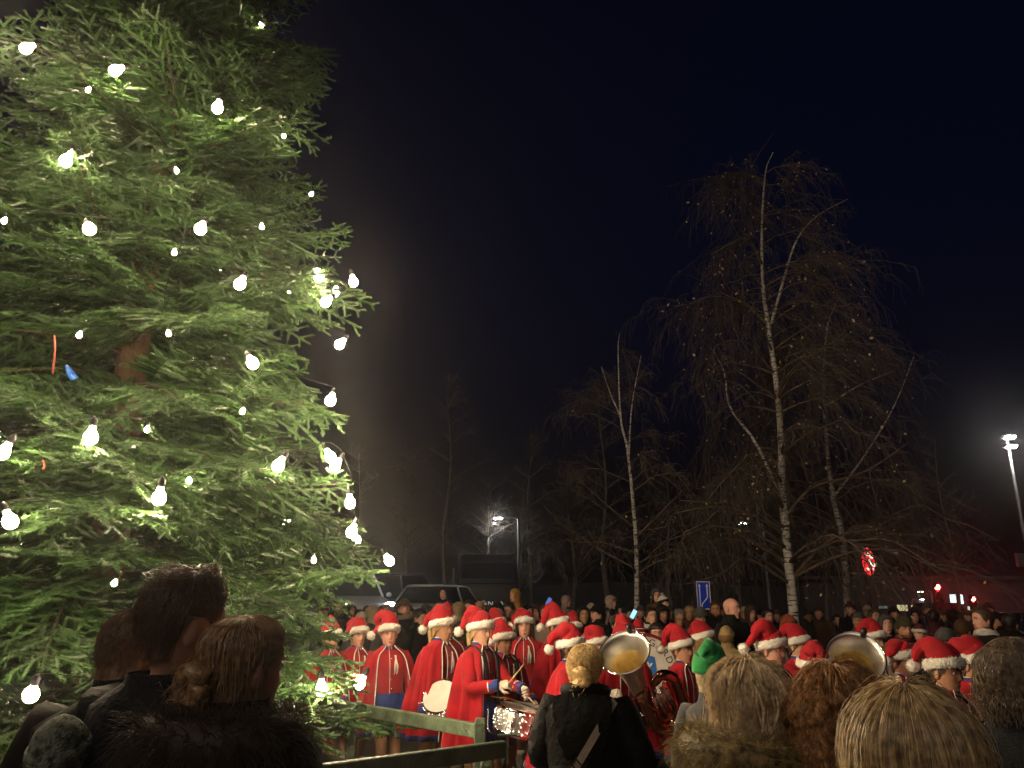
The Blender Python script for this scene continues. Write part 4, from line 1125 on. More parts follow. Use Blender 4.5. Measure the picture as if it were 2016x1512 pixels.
O('onlooker in a dark bobble hat near the red lights', 1896, 1240, 9.8, 150, 75, 'black', 'beanie', 'brown', pom='brown')
O('dark hooded onlooker far under the red lights', 1878, 1216, 13.5, 160, 76, 'black', 'hood', 'black')
O('dark haired onlooker between the beanie man and the red lights', 1838, 1216, 13.2, 170, 77, 'maroon', hairc='dark')
O('onlooker turned away at the edge by the floodlight mast', 1990, 1228, 10.5, 150, 78, 'black', hairc='dark')
O('shadowy onlooker under the leafy birch twigs', 1722, 1214, 13.2, 30, 79, 'black', hairc='brown')
O('bareheaded onlooker in shadow behind the forked birch', 1648, 1222, 16.6, 20, 80, 'black', hairc='dark')
crowd_rows = [('dark coated onlooker with a hood in the rear row by the cars', 690, 1203, 15.5, 'black', 'hood', 'black'), ('rear row onlooker in a brown cap near the cars', 784, 1200, 15.6, 'brown', 'cap', 'brown'),
  ('rear row onlooker with ginger hair near the blue van', 762, 1204, 15.0, 'brown', 'none', 'ginger'), ('rear row onlooker in grey beanie beside the wagon', 838, 1203, 15.3, 'grey', 'beanie', 'grey'),
  ('rear row onlooker in olive hood beside the truck', 962, 1206, 15.2, 'olive', 'hood', 'olive'), ('rear row onlooker in black cap right of the truck', 1040, 1203, 15.2, 'black', 'cap', 'black'),
  ('rear row onlooker in maroon hood under the lamp trees', 1060, 1206, 14.5, 'maroon', 'hood', 'maroon'), ('rear row onlooker with grey hair under the lamp trees', 1092, 1205, 15.4, 'black', 'none', 'grey'),
  ('rear row onlooker in navy beanie next to the slender birch', 1236, 1207, 14.0, 'navy', 'beanie', 'navy'), ('rear row onlooker with straw hair left of the blue sign', 1358, 1207, 14.6, 'brown', 'none', 'straw'),
  ('rear row onlooker in brown hood right of the bald man', 1478, 1208, 14.2, 'brown', 'hood', 'brown'), ('rear row onlooker with dark hair by the forked birch', 1512, 1214, 13.6, 'black', 'none', 'dark'),
  ('rear row onlooker in grey cap beyond the second tuba', 1690, 1222, 12.2, 'grey', 'cap', 'grey'), ('rear row onlooker in navy hood by the lit shop window', 1800, 1213, 15.0, 'navy', 'hood', 'navy'),
  ('rear row onlooker in black beanie beside the laughing man', 1962, 1222, 12.0, 'black', 'beanie', 'black')]
for k, (lb, x, y, Y, c, hd, hc) in enumerate(crowd_rows):
    O(lb, x, y, Y, R.choice([-40, -15, 10, 30, 55]), 100 + k, c, hd if hd != 'none' else 'none', hc if hd != 'none' else 'black', hairc=hc if hd == 'none' else 'brown', sk=R.choice(['fair', 'tan', 'pink']))

# the packed rear row: alike figures in dark coats, one kind for each colour of hat
def copy_tree(o, parent=None):
    c = o.copy(); COL.objects.link(c); c.parent = parent
    for ch in o.children: copy_tree(ch, c)
    return c
REAR = (676, 722, 752, 806, 852, 890, 914, 1026, 1052, 1084, 1130, 1164, 1226, 1262, 1318, 1346, 1420, 1466, 1496, 1530, 1590, 1612, 1676, 1708, 1760, 1826, 1856, 1904, 1948)
KINDS = [('black', 'black', 'black', 'fair'), ('grey', 'navy', 'dark navy', 'pink'), ('olive', 'olive', 'dark olive', 'tan'), ('brown', 'brown', 'dark brown', 'fair'), ('maroon', 'black', 'black', 'pink'), ('cream', 'grey', 'grey', 'fair')]
PROTO = {}
for k, px in enumerate(REAR):
    v = k % len(KINDS); hatc, coatc, say, sk = KINDS[v]; Y = R.uniform(15.8, 16.8)
    if v not in PROTO:
        PROTO[v] = O('onlooker in %s coat and %s knitted hat in the packed last row' % (say, hatc), px, 1206, Y, R.uniform(-30, 30), 130 + v, coatc, 'beanie', hatc, cuff=hatc, sk=sk, group='last row onlookers with %s hats' % hatc)[0]
        continue
    p = at(px, 1206, Y); c = copy_tree(PROTO[v]); c.location = (p[0], p[1], 0); c.rotation_euler.z = R.uniform(-.7, .7) - math.atan2(p[0], p[1]); c.scale = (PROTO[v].scale[0] * R.uniform(.95, 1.05),) * 3

# ------------------------------------------------------------------ people standing close, seen from behind
FG = 'onlookers standing close with their backs turned'
def hmat(name, c, c2, rough=.38):
    return mat(name, c, rough, var=.3, vscale=60, spec=.7, col2=c2)
def near(label, px, py, Y, yaw, **kw):
    t, F = person(label, px, py, Y, yaw, FG, kw)
    return t, F
def nbody(t, F, sk='fair', hc='brown', leg=None): link('body', body_mesh(F, skin_set(sk, hc, leg or trous), 40), t); boots(F, t, shoe_d, .08, 'shoe')

# man bending towards the woman
t, F = near('tall man with short tousled brown hair and dark jacket', 350, 1226, 2.15, 130, hyaw=-18, hpitch=6, hroll=-4, fat=1.08)
nbody(t, F, 'fair', 'brown'); mj = clothm('dark_jacket', (.007, .008, .013), .7, bump=.5, bscale=60, sheen=0, spec=.12)
coat(F, t, mj, .70, .035, seed=3, name='jacket', wr=.002, collar=False)
mc = MB(); shell(mc, [1.472, 1.455, 1.43, 1.41], lambda z: [float(v) for v in lerp_tab([(1.472, .090, .078, .100), (1.43, .118, .088, .108), (1.41, .135, .095, .115)], z)], 30, .28, (.004, 4), 3, .014); mc.obj('collar', mj, t)
hm = hmat('brown_hair', (.13, .058, .024), (.045, .020, .010))
mb = MB(); S, b = cap_shell(F, lambda a: np.interp(az(a), [0, .55, .95, 1.2, 1.35, 1.85, 1.98, 2.3, 3.15], [.082, .076, .06, .005, .034, .034, -.03, -.07, -.085]), lambda u, a: .013 * (1 - sstep(u, .12, .62)) + .004, 48, 16, .004, 4); b(mb)
hair_locks(mb, F, S, 110, (.03, .35), (.35, .6), (0, 6.283), 17, .006, .010, 5, 7, .006, .5)
hair_strands(mb, F, S, 2600, (.02, .85), (.35, 1.0), (0, 6.283), 5, .008, .006, 6, .0013, 6, .4, clump=160)
hair_strands(mb, F, S, 500, (.02, .35), (.2, .5), (0, 6.283), 6, .016, .008, 5, .0014, 6, 1.2); mb.obj('hair', hm, t)
# woman with her hair up
t, F = near('woman with fair hair pinned up and a dark furry hood', 472, 1310, 2.05, 128, hyaw=-6, hpitch=4)
nbody(t, F, 'fair', 'straw'); fc = clothm('black_parka', (.007, .006, .006), .8, sheen=0, spec=.1)
coat(F, t, fc, .6, .045, seed=8, name='coat')
hm = hmat('fair_hair', (.42, .26, .12), (.15, .085, .04))
mb = MB(); S, b = cap_shell(F, short_zmin, lambda u, a: .006 + .008 * np.sin(2.6 * u) * np.abs(np.cos(a)), 48, 16, .003, 9); b(mb)
hair_locks(mb, F, S, 70, (.03, .2), (.85, 1.0), (1.6, 4.68), 16, .003, .004, 3, 10, .002, .05)
hair_strands(mb, F, S, 3000, (.02, .5), (.6, 1.02), (0, 6.283), 10, .003, .003, 3, .0011, 8, .25)
hair_strands(mb, F, S, 160, (.5, .9), (.95, 1.2), (1.2, 5.0), 11, .014, .012, 5, .0009, 8, .4)
P = smooth_path([(-.03, .105, -.02), (.0, .135, -.005), (.035, .125, -.03), (.02, .12, -.07), (-.025, .122, -.06), (-.035, .125, -.03)], 18); mb.tube(F.head(P), .026, 8)
g = np.random.default_rng(4)
for k in range(600):
    i = g.integers(0, 16); q = P[i] + g.normal(0, .016, 3); e = q + g.normal(0, .014, 3) + A([0, .0, -.016]); strands(mb, F.head(A([[q, (q + e) / 2 + g.normal(0, .008, 3), e]])), .0011)
mb.obj('hair', hm, t)
a = np.linspace(.5, 2 * math.pi - .5, 30); path = A([[.165 * math.sin(u), -.13 * math.cos(u) + .04, 1.455 - .035 * (1 - math.cos(u)) * .5 - .02 * math.cos(u)] for u in a])
mb = MB(); mb.tube(path, .055, 10); fur_tube(mb, path, .055, 4200, .065, 12, .0012, k=5); mb.obj('fur_collar', mat('dark_fur', (.045, .030, .020), .6, var=.5, vscale=40), t)
# person in dark coat at far left with a toddler in arms
t, F = near('adult in plain dark coat bowed beside the tall man', 258, 1282, 2.5, 142, hyaw=-28, hpitch=14, hroll=4, LW=(.30, -.26, 1.05), RW=(-.28, -.28, 1.08), fat=1.28)
nbody(t, F, 'tan', 'brown'); coat(F, t, clothm('dark_brown_coat', (.010, .008, .008), .8, sheen=0, spec=.1), .55, .04, seed=11)
mb = MB(); S, b = cap_shell(F, short_zmin, lambda u, a: .018, 40, 14, .004, 12); b(mb); hair_strands(mb, F, S, 1200, (.02, .7), (.5, 1.02), (0, 6.283), 13, .006, .004, 5, .0014, 6, .5); mb.obj('hair', hmat('mid_brown_hair', (.24, .12, .05), (.07, .035, .016)), t)
t, F = near('toddler in a mottled grey green knitted hat held low in arms', 115, 1488, 2.02, 150, legs='sit')
t.scale = (.47,) * 3; zt = at(115, 1488, 2.02)[2]; F = Fig(hs=1.45, legs='sit'); t.location.z = zt - (1.463 + .1265 * 1.45) * .47
nbody(t, F, 'pink', 'straw'); coat(F, t, clothm('dark_snowsuit', (.02, .02, .024), .7), .7, .04)
kn = mat('mottled_knit', (.30, .34, .27), .95, var=.3, vscale=26, col2=(.03, .045, .03), bump=.8, bscale=70)
beanie(F, t, kn, kn, 3)
# blonde woman in black puffer jacket
t, F = near('blonde woman in hooded black puffer jacket with a patterned bag strap', 1152, 1314, 4.45, 172, hyaw=-8, fat=1.1, LW=(.20, -.30, 1.05), RW=(-.26, -.12, .95))
nbody(t, F, 'fair', 'blond'); pj = clothm('black_puffer', (.0045, .0045, .005), .6, bump=.5, bscale=30, sheen=.0, spec=.08)
coat(F, t, pj, .55, .05, .012, 21, name='jacket'); hm = hmat('blond_hair', (.85, .60, .25), (.48, .29, .10))
mb = MB(); S, b = cap_shell(F, short_zmin, lambda u, a: .014 + .004 * np.sin(3 * u), 44, 14, .003, 22); b(mb)
hair_locks(mb, F, S, 60, (.03, .2), (.85, 1.0), (0.9, 5.38), 26, .0035, .004, 3, 10, .003, .05)
hair_strands(mb, F, S, 1500, (.02, .5), (.6, 1.03), (0, 6.283), 23, .004, .004, 4, .0016, 7, .2)
P = smooth_path([(.03, .11, -.01), (-.01, .135, .0), (-.045, .135, -.03), (-.03, .135, -.065), (.01, .13, -.055), (.0, .125, -.10), (-.005, .12, -.15)], 14); mb.tube(F.head(P), [.02, .026, .03, .032, .032, .032, .032, .030, .03, .03, .028, .024, .018, .008], 9)
g = np.random.default_rng(24)
Q = []
for k in range(520):
    i = g.integers(0, 13); q = P[i] + g.normal(0, .016, 3); e = P[min(13, i + 2)] + g.normal(0, .018, 3) + A([0, -.006, -.02]); Q.append([q, q * .6 + e * .4 + A([0, .012, .004]) + g.normal(0, .006, 3), q * .2 + e * .8 + A([0, .006, 0]), e])
strands(mb, F.head(A(Q)), .0017); mb.obj('hair', hm, t)
mb = MB(); u, v = np.meshgrid(np.linspace(0, 1, 12), np.linspace(-1, 1, 15), indexing='ij')   # the hood lying on the back
HB = np.stack([v * (.17 - .085 * u ** 2), .155 + .065 * np.sin(u * math.pi * .85) * (1 - .35 * v * v), 1.475 - .33 * u - .03 * v * v + 0 * v], -1); HB += np.random.default_rng(3).normal(0, .0025, HB.shape)
mb.loft(np.concatenate([HB, (HB - A([0, .05, 0]))[::-1]], 0), False); o = mb.obj('hood', pj, t)
mb = MB(); a = np.linspace(-1.9, 1.9, 20); P = A([[.115 * math.sin(q), .125 * math.cos(q) + .02, 1.47 + .02 * math.cos(q)] for q in a]); mb.tube(P, .035, 8); mb.obj('hood_collar', pj, t)
bag = thing('shoulder_bag', 'black shoulder bag on a pale lettered strap across the puffer jacket', 'bag', t.location, t.rotation_euler.z, None, t.scale[0])
pts = [(-.18, .10, 1.43), (-.05, .245, 1.22), (.10, .252, 1.0), (.245, .205, .82), (.34, .07, .70)]
P = smooth_path([A(q) for q in pts], 20); mb = MB(); wv = A([.62, .2, .75]); wv = wv / np.linalg.norm(wv)
mb.loft(A([[p + wv * .021 + A([0, .004, 0]), p - wv * .021 + A([0, .004, 0]), p - wv * .021 - A([0, .001, 0]), p + wv * .021 - A([0, .001, 0])] for p in P]), True, True, True)
st = mb.obj('strap', clothm('pale_webbing', (.46, .38, .28)), bag, smooth=False)
for i in (9, 11, 13, 15):
    d = unit(P[i + 1] - P[i]); n2 = unit(np.cross(d, wv)); n2 = n2 if n2[1] > 0 else -n2
    mb = MB(); rot = np.stack([d, wv, n2], 1)
    for dx, w2, h2 in ((-.014, .005, .022), (-.004, .005, .022), (.006, .005, .022), (.012, .012, .005)): mb.box(P[i] + n2 * .0065 + d * dx, (w2, h2, .002), rot=rot)
    mb.obj('lettering', mat('black_print', (.02, .02, .02), .7), st, smooth=False)
d = unit(P[8] - P[7]); mb = MB(); n2 = unit(np.cross(d, wv)); n2 = n2 if n2[1] > 0 else -n2; rot = np.stack([d, wv, n2], 1)
for dx in (-.02, .02): mb.box(P[7] + n2 * .008 + d * dx, (.006, .056, .008), rot=rot)
for dy in (-.026, .026): mb.box(P[7] + n2 * .008 + wv * dy, (.044, .006, .008), rot=rot)
mb.obj('buckle', mat('black_metal', (.02, .02, .02), .3, metal=.8), st, smooth=False)
mb = MB(); mb.box((.31, .02, .58), (.10, .26, .22)); mb.obj('pouch', mat('black_leather', (.015, .014, .014), .45), bag, smooth=False)
# woman with wavy pale hair and fur hood
t, F = near('woman with wavy pale blond hair and olive fur hood', 1472, 1376, 2.85, 118, hyaw=10, hpitch=2, fat=1.1)
nbody(t, F, 'pink', 'straw'); cj = mat('flowered_coat', (.045, .03, .04), .8, var=.3, vscale=30, col2=(.30, .20, .18))
coat(F, t, cj, .6, .04, seed=31); hm = hmat('pale_hair', (.86, .68, .42), (.42, .30, .17), .34)
zw = lambda a: np.interp(az(a), [0, .45, .7, .95, 1.3, 3.15], [.085, .075, .03, -.085, -.135, -.15]) + .018 * np.sin(7 * np.asarray(a)) * (az(a) > 1)
mb = MB(); S, b = cap_shell(F, zw, lambda u, a: .012 + .008 * np.sin(2.8 * u), 52, 18, .006, 32, drop_r=lambda d: (d * .1, d * .12)); b(mb)
hair_locks(mb, F, S, 110, (.03, .2), (.8, 1.08), (0.3, 5.98), 36, .0055, .034, 3.0, 14, .012)
hair_strands(mb, F, S, 3600, (.02, .35), (.75, 1.06), (0, 6.283), 33, .010, .048, 3.0, .0008, 14, .10, clump=60)
hair_strands(mb, F, S, 500, (.1, .6), (.95, 1.15), (0, 6.283), 34, .018, .030, 3.5, .0011, 12, .3, clump=40); mb.obj('hair', hm, t)
a = np.linspace(.35, 2 * math.pi - .35, 34); path = A([[.20 * math.sin(u), -.16 * math.cos(u) + .035, 1.43 - .03 * math.sin(u / 2) - .03 * math.cos(u)] for u in a])
mb = MB(); mb.tube(path, .068, 10); fur_tube(mb, path, .068, 5200, .075, 35, .0013, k=5); mb.obj('fur_collar', mat('olive_fur', (.26, .19, .075), .6, var=.4, vscale=30, col2=(.05, .035, .015)), t)
# woman with curly brown hair in blue
t, F = near('woman with long curly chestnut hair and bright blue coat', 1640, 1396, 2.7, 165, hyaw=-4)
nbody(t, F, 'fair', 'brown'); coat(F, t, clothm('bright_blue_coat', (.008, .045, .36)), .6, .035, seed=41)
hm = hmat('chestnut_hair', (.46, .23, .08), (.13, .058, .022))
mb = MB(); S, b = cap_shell(F, long_zmin(.27), lambda u, a: .020 + .024 * u, 52, 18, .008, 42, drop_r=lambda d: (d * .22, d * .2)); b(mb)
hair_locks(mb, F, S, 150, (.03, .4), (.75, 1.08), (0.7, 5.58), 46, .005, .024, 9, 22, .016)
hair_strands(mb, F, S, 4200, (.02, .4), (.6, 1.05), (.6, 5.68), 43, .016, .030, 13, .0008, 22, .1, clump=130)
hair_strands(mb, F, S, 700, (.05, .7), (.5, 1.15), (.6, 5.68), 44, .024, .030, 12, .0011, 18, .4); mb.obj('hair', hm, t)
# straight haired woman right in front
t, F = near('woman with long straight ash blond hair parted at the crown', 1802, 1508, 1.42, 176)
nbody(t, F, 'fair', 'straw'); coat(F, t, clothm('dark_wool_coat', (.02, .018, .016)), .6, .035, seed=51, collar=False)
hm = hmat('ash_hair', (.62, .46, .24), (.20, .135, .07), .32)
mb = MB(); S, b = cap_shell(F, long_zmin(.42), lambda u, a: .016 + .012 * np.sin(3 * u), 64, 22, .003, 52, drop_r=lambda d: (d * .07, d * .05), power=1.25); b(mb)
hair_locks(mb, F, S, 150, (.03, .12), (.8, 1.04), (0.4, 5.88), 56, .0035, .003, 2, 16, .003, .03)
hair_strands(mb, F, S, 8500, (.03, .12), (.75, 1.03), (0.4, 5.88), 53, .004, .004, 2.2, .0006, 16, .04, clump=60)
hair_strands(mb, F, S, 500, (.008, .5), (.5, 1.05), (.4, 5.88), 54, .010, .006, 2.4, .0008, 14, .12); mb.obj('hair', hm, t)
# balding man on the right
t, F = near('balding man with thin grey brown hair and dark padded coat', 1996, 1332, 2.5, 142, hyaw=4, fat=1.15)
nbody(t, F, 'tan', 'grey'); coat(F, t, clothm('slate_coat', (.016, .018, .024), .7, sheen=0, spec=.15), .6, .04, seed=61)
hm = hmat('thin_grey_hair', (.36, .28, .19), (.13, .095, .065))
mb = MB(); S, b = cap_shell(F, short_zmin, lambda u, a: .004 + .012 * np.clip(u * 1.6 - .4, 0, 1), 48, 16, .002, 62)
hair_strands(mb, F, S, 2600, (.25, .95), (.5, 1.08), (0.2, 6.08), 63, .003, .005, 8, .0012, 9, .15, clump=120)
hair_strands(mb, F, S, 420, (.02, .3), (.3, .7), (0, 6.283), 64, .002, .003, 4, .0009, 8, .4)
hair_strands(mb, F, S, 900, (.75, .95), (.95, 1.14), (1.6, 4.7), 65, .012, .018, 12, .0012, 10, .1); mb.obj('hair', hm, t)
# child in green felt hat
t, F = person('child in a tall green felt hat beside the wavy haired woman', 1400, 1334, 4.7, 150, None, dict(hyaw=0))
nbody(t, F, 'pink', 'straw'); coat(F, t, clothm('grey_child_coat', (.05, .05, .055)), .6, .03, seed=71); hair(F, t, 'short', 'straw', 1, 1, True)
santa_hat(F, t, (-.3, .2), clothm('green_felt', (.012, .23, .055)), 5, 0, False, False, 1.0)

# ------------------------------------------------------------------ instruments
chrome = mat('chrome', (.82, .80, .77), .08, metal=1, var=.05)
brass_s = mat('silvered_brass', (.86, .82, .74), .32, metal=1, var=.08)
brass_refl = mat('cape_reflection_red', (.46, .20, .13), .16, metal=1, var=.25, vscale=6)  # reflection of the red capes put into the metal colour
bronze = mat('cymbal_bronze', (.55, .36, .15), .25, metal=1)
drumhead = mat('drum_head', (.62, .58, .52), .6, var=.1)
stick_m = mat('maple_stick', (.50, .33, .15), .5)
fairy = emat('fairy_lights', (1.0, .86, .62), 5.0)
def follow(name, label, cat, src, group=None):
    t = src[0]
    return thing(name, label, cat, t.location, t.rotation_euler.z, group, t.scale[0])
def drum(parent, c, axis, r, h, shellm, lights=70, seed=0, lugs=8):
    Rm = align(axis); c = A(c, float)
    P = lambda q: (np.asarray(q, float) @ Rm.T) + c
    mb = MB(); mb.lathe([(r, -h / 2 + .015), (r, h / 2 - .015)], 32, 0, Rm, c); mb.obj('shell', shellm, parent)
    for s in (-1, 1):
        mb = MB(); mb.lathe([(r + .002, s * (h / 2 - .02)), (r + .010, s * (h / 2 - .02)), (r + .010, s * (h / 2 + .008)), (r - .002, s * (h / 2 + .008))], 32, 0, Rm, c); mb.obj('hoop', chrome, parent)
        mb = MB(); z = s * (h / 2); mb.lathe([(r - .001, z), (r * .5, z), (.002, z)] if s > 0 else [(.002, z), (r * .5, z), (r - .001, z)], 32, 0, Rm, c); mb.obj('head', drumhead, parent)
    for k in range(lugs):
        a = k * 2 * math.pi / lugs; e = A([math.cos(a), math.sin(a), 0])
        mb = MB(); mb.tube(P(A([e * (r + .011) + A([0, 0, -h / 2]), e * (r + .011) + A([0, 0, h / 2])])), .004, 6); mb.box(P(e * (r + .012)), (.018, .018, .05), rot=Rm @ rotm((0, 0, 1), a)); mb.obj('tension_rod', chrome, parent)
    if lights:
        g = np.random.default_rng(seed); mb = MB()
        for k in range(lights):
            a = g.uniform(0, 6.283); z = g.uniform(-h / 2 + .01, h / 2 - .005); mb.ball(P((math.cos(a) * (r + .014), math.sin(a) * (r + .014), z)), .0042, 6, 5)
        o = mb.obj('fairy_lights', fairy, parent); o['kind'] = 'stuff'
def sticks(label, src, p0, p1, group='wooden drumsticks'):
    t = follow('drumstick', label, 'drumstick', src, group); p0, p1 = A(p0, float), A(p1, float)
    mb = MB(); P = p0 + (p1 - p0) * A([0, .1, .6, .9, .94, .97, 1])[:, None]; mb.tube(P, A([.006, .0075, .0072, .0045, .006, .006, .002]), 8); mb.obj('shaft', stick_m, t)
# snare of the drummer with the raised stick
t = follow('snare_drum', 'chrome snare drum wrapped in fairy lights with a small cymbal', 'drum', M['b5'])
drum(t, (.0, -.40, .87), (.10, -.22, 1), .190, .20, mat('brushed_silver', (.88, .86, .82), .38, metal=1), 110, 3)
mb = MB(); Rm = align((.15, -.1, 1)); c = A([-.10, -.34, 1.06]); mb.lathe([(.005, .018), (.02, .016), (.028, .004), (.10, -.006), (.125, -.010), (.125, -.012), (.028, .001), (.005, .01)], 28, 0, Rm, c); mb.obj('cymbal', bronze, t)
mb = MB(); mb.tube(A([c + A([0, 0, .05]), c + A([0, 0, .0]), c + A([-.02, .03, -.16])]), .005, 6); mb.ball(c + A([0, 0, .045]), .010, 8, 6); mb.obj('cymbal_stand', chrome, t)
mb = MB(); mb.tube(smooth_path([(-.12, -.36, .80), (-.14, -.2, .78), (-.1, -.16, .98)], 10), .007, 6); mb.tube(smooth_path([(.12, -.36, .80), (.14, -.2, .78), (.1, -.16, .98)], 10), .007, 6); mb.obj('carrier', chrome, t)
F5 = M['b5'][1]; W5 = F5.arm[-1][2]; sticks('pale drumstick held slanting up over the snare drum', M['b5'], W5 + A([.10, .05, -.05]), W5 + A([-.04, -.28, .20]))
W5 = F5.arm[1][2]; sticks('drumstick resting low across the snare head', M['b5'], W5 + A([.05, .08, .02]), W5 + A([-.06, -.16, -.10]))
t = follow('side_drum', 'white side drum edged with fairy lights on the ponytail girl', 'drum', M['b3'])
drum(t, (-.13, -.25, .93), (-.75, -.25, .62), .165, .22, mat('white_shell', (.60, .58, .55), .3), 80, 5)
sticks('pair of drumsticks hanging below the side drum', M['b3'], (-.02, -.22, .56), (.02, -.26, .80), None)
t = follow('snare_drum', 'plain snare drum on the harness of the short squinting boy', 'drum', M['b7'])
drum(t, (0, -.42, .90), (.05, -.15, 1), .165, .17, chrome, 24, 9)

def tuba(label, bell, axis, size, side):
    """bell centre, direction the bell opens, local x points to 'side'"""
    z = unit(axis); x = unit(A(side) - z * np.dot(side, z)); y = np.cross(z, x); Rm = np.stack([x, y, z], 1) * size
    t = thing('tuba', label, 'tuba', tuple(A(bell) - (Rm @ A([0, 0, .98]))), group='tubas in the band')
    T = lambda q: np.asarray(q, float) @ Rm.T
    mb = MB(); prof = [(.198, .975), (.202, .98), (.198, .985), (.176, .955), (.150, .91), (.122, .85), (.098, .77), (.082, .68), (.07, .58), (.064, .50)]
    inn = [(.196, .98), (.172, .95), (.146, .905), (.124, .858)]; thr = [(.124, .858), (.118, .845), (.094, .765), (.076, .66), (.05, .55), (.01, .5)]
    mb.lathe(prof, 40, 0, Rm); b = mb.obj('bell', brass_s, t)
    mb = MB(); mb.lathe(inn, 40, 0, Rm); mb.obj('bell_flare', brass_s, b); mb = MB(); mb.lathe(thr, 40, 0, Rm); mb.obj('bell_throat', mat('gold_reflection', (.88, .72, .40), .40, metal=1), b)  # gold throat: a warm reflection in the bell, set as metal colour
    u = np.arange(41) * 2 * math.pi / 40; mb = MB(); mb.tube(T(A([[.2 * math.cos(q), .2 * math.sin(q), .981] for q in u])), .006 * size, 6, cap=False); mb.obj('bell_rim', chrome, b)
    path = smooth_path([(0, 0, .52), (0, 0, .32), (.0, -.01, .16), (.05, -.02, .06), (.13, -.02, .03), (.21, -.02, .06), (.28, -.01, .16), (.29, 0, .30), (.29, .0, .44), (.27, .0, .54), (.20, 0, .60), (.135, -.01, .57), (.115, -.02, .58)], 40)
    mb = MB(); mb.tube(T(path), np.linspace(.074, .034, 40) * size, 16); mb.obj('main_tube', brass_refl, t)
    loops = [[(.115, -.03, .58), (.10, -.06, .46), (.10, -.06, .26), (.14, -.065, .18), (.19, -.06, .24), (.195, -.055, .42), (.17, -.05, .50)],
             [(.08, -.085, .50), (.075, -.09, .30), (.105, -.09, .22), (.135, -.09, .28), (.135, -.085, .44)], [(.15, -.09, .46), (.16, -.095, .30), (.185, -.095, .24), (.21, -.09, .30), (.21, -.08, .44)],
             [(.05, -.06, .62), (.02, -.08, .54), (.03, -.09, .42), (.07, -.095, .36)], [(.22, -.05, .58), (.225, -.07, .46), (.20, -.085, .36)]]
    for lp in loops:
        mb = MB(); mb.tube(T(smooth_path(lp, 16)), .0135 * size, 10); mb.obj('valve_tubing', brass_refl, t)
    for k in range(4):
        mb = MB(); c = A([.075 + .038 * k, -.085, .33 + .012 * k]); mb.tube(T(A([c, c + A([0, 0, .17]), c + A([0, 0, .175]), c + A([0, 0, .185])])), A([.0185, .0185, .012, .004]) * size, 12)
        mb.tube(T(A([c + A([0, 0, .17]), c + A([0, -.004, .225])])), .004 * size, 6); mb.ball(T(c + A([0, -.004, .228])), .012 * size, 8, 6); mb.obj('valve', chrome, t)
    mb = MB(); mb.tube(T(smooth_path([(.03, -.08, .60), (-.03, -.14, .66), (-.08, -.2, .70)], 10)), np.linspace(.009, .012, 10) * size, 8); mb.obj('mouthpipe', brass_refl, t)
    mb = MB(); mb.tube(T(A([[.10, .155, .985], [.105, .165, 1.03], [.108, .17, 1.05]])), A([.02, .024, .018]) * size, 10); mb.obj('clip_microphone', mat('black_plastic', (.02, .02, .02), .35), b)
    return t
tuba('silver belled tuba with reflected cape red in its colour tipped towards the blonde in black', at(1229, 1284, 6.55), (-.34, -.66, .67), 1.06, (1.0, 0, .25))
tuba('second tuba with its round bell behind the chestnut curls', at(1684, 1294, 6.15), (-.22, -.80, .55), 1.06, (1.0, .1, -.1))

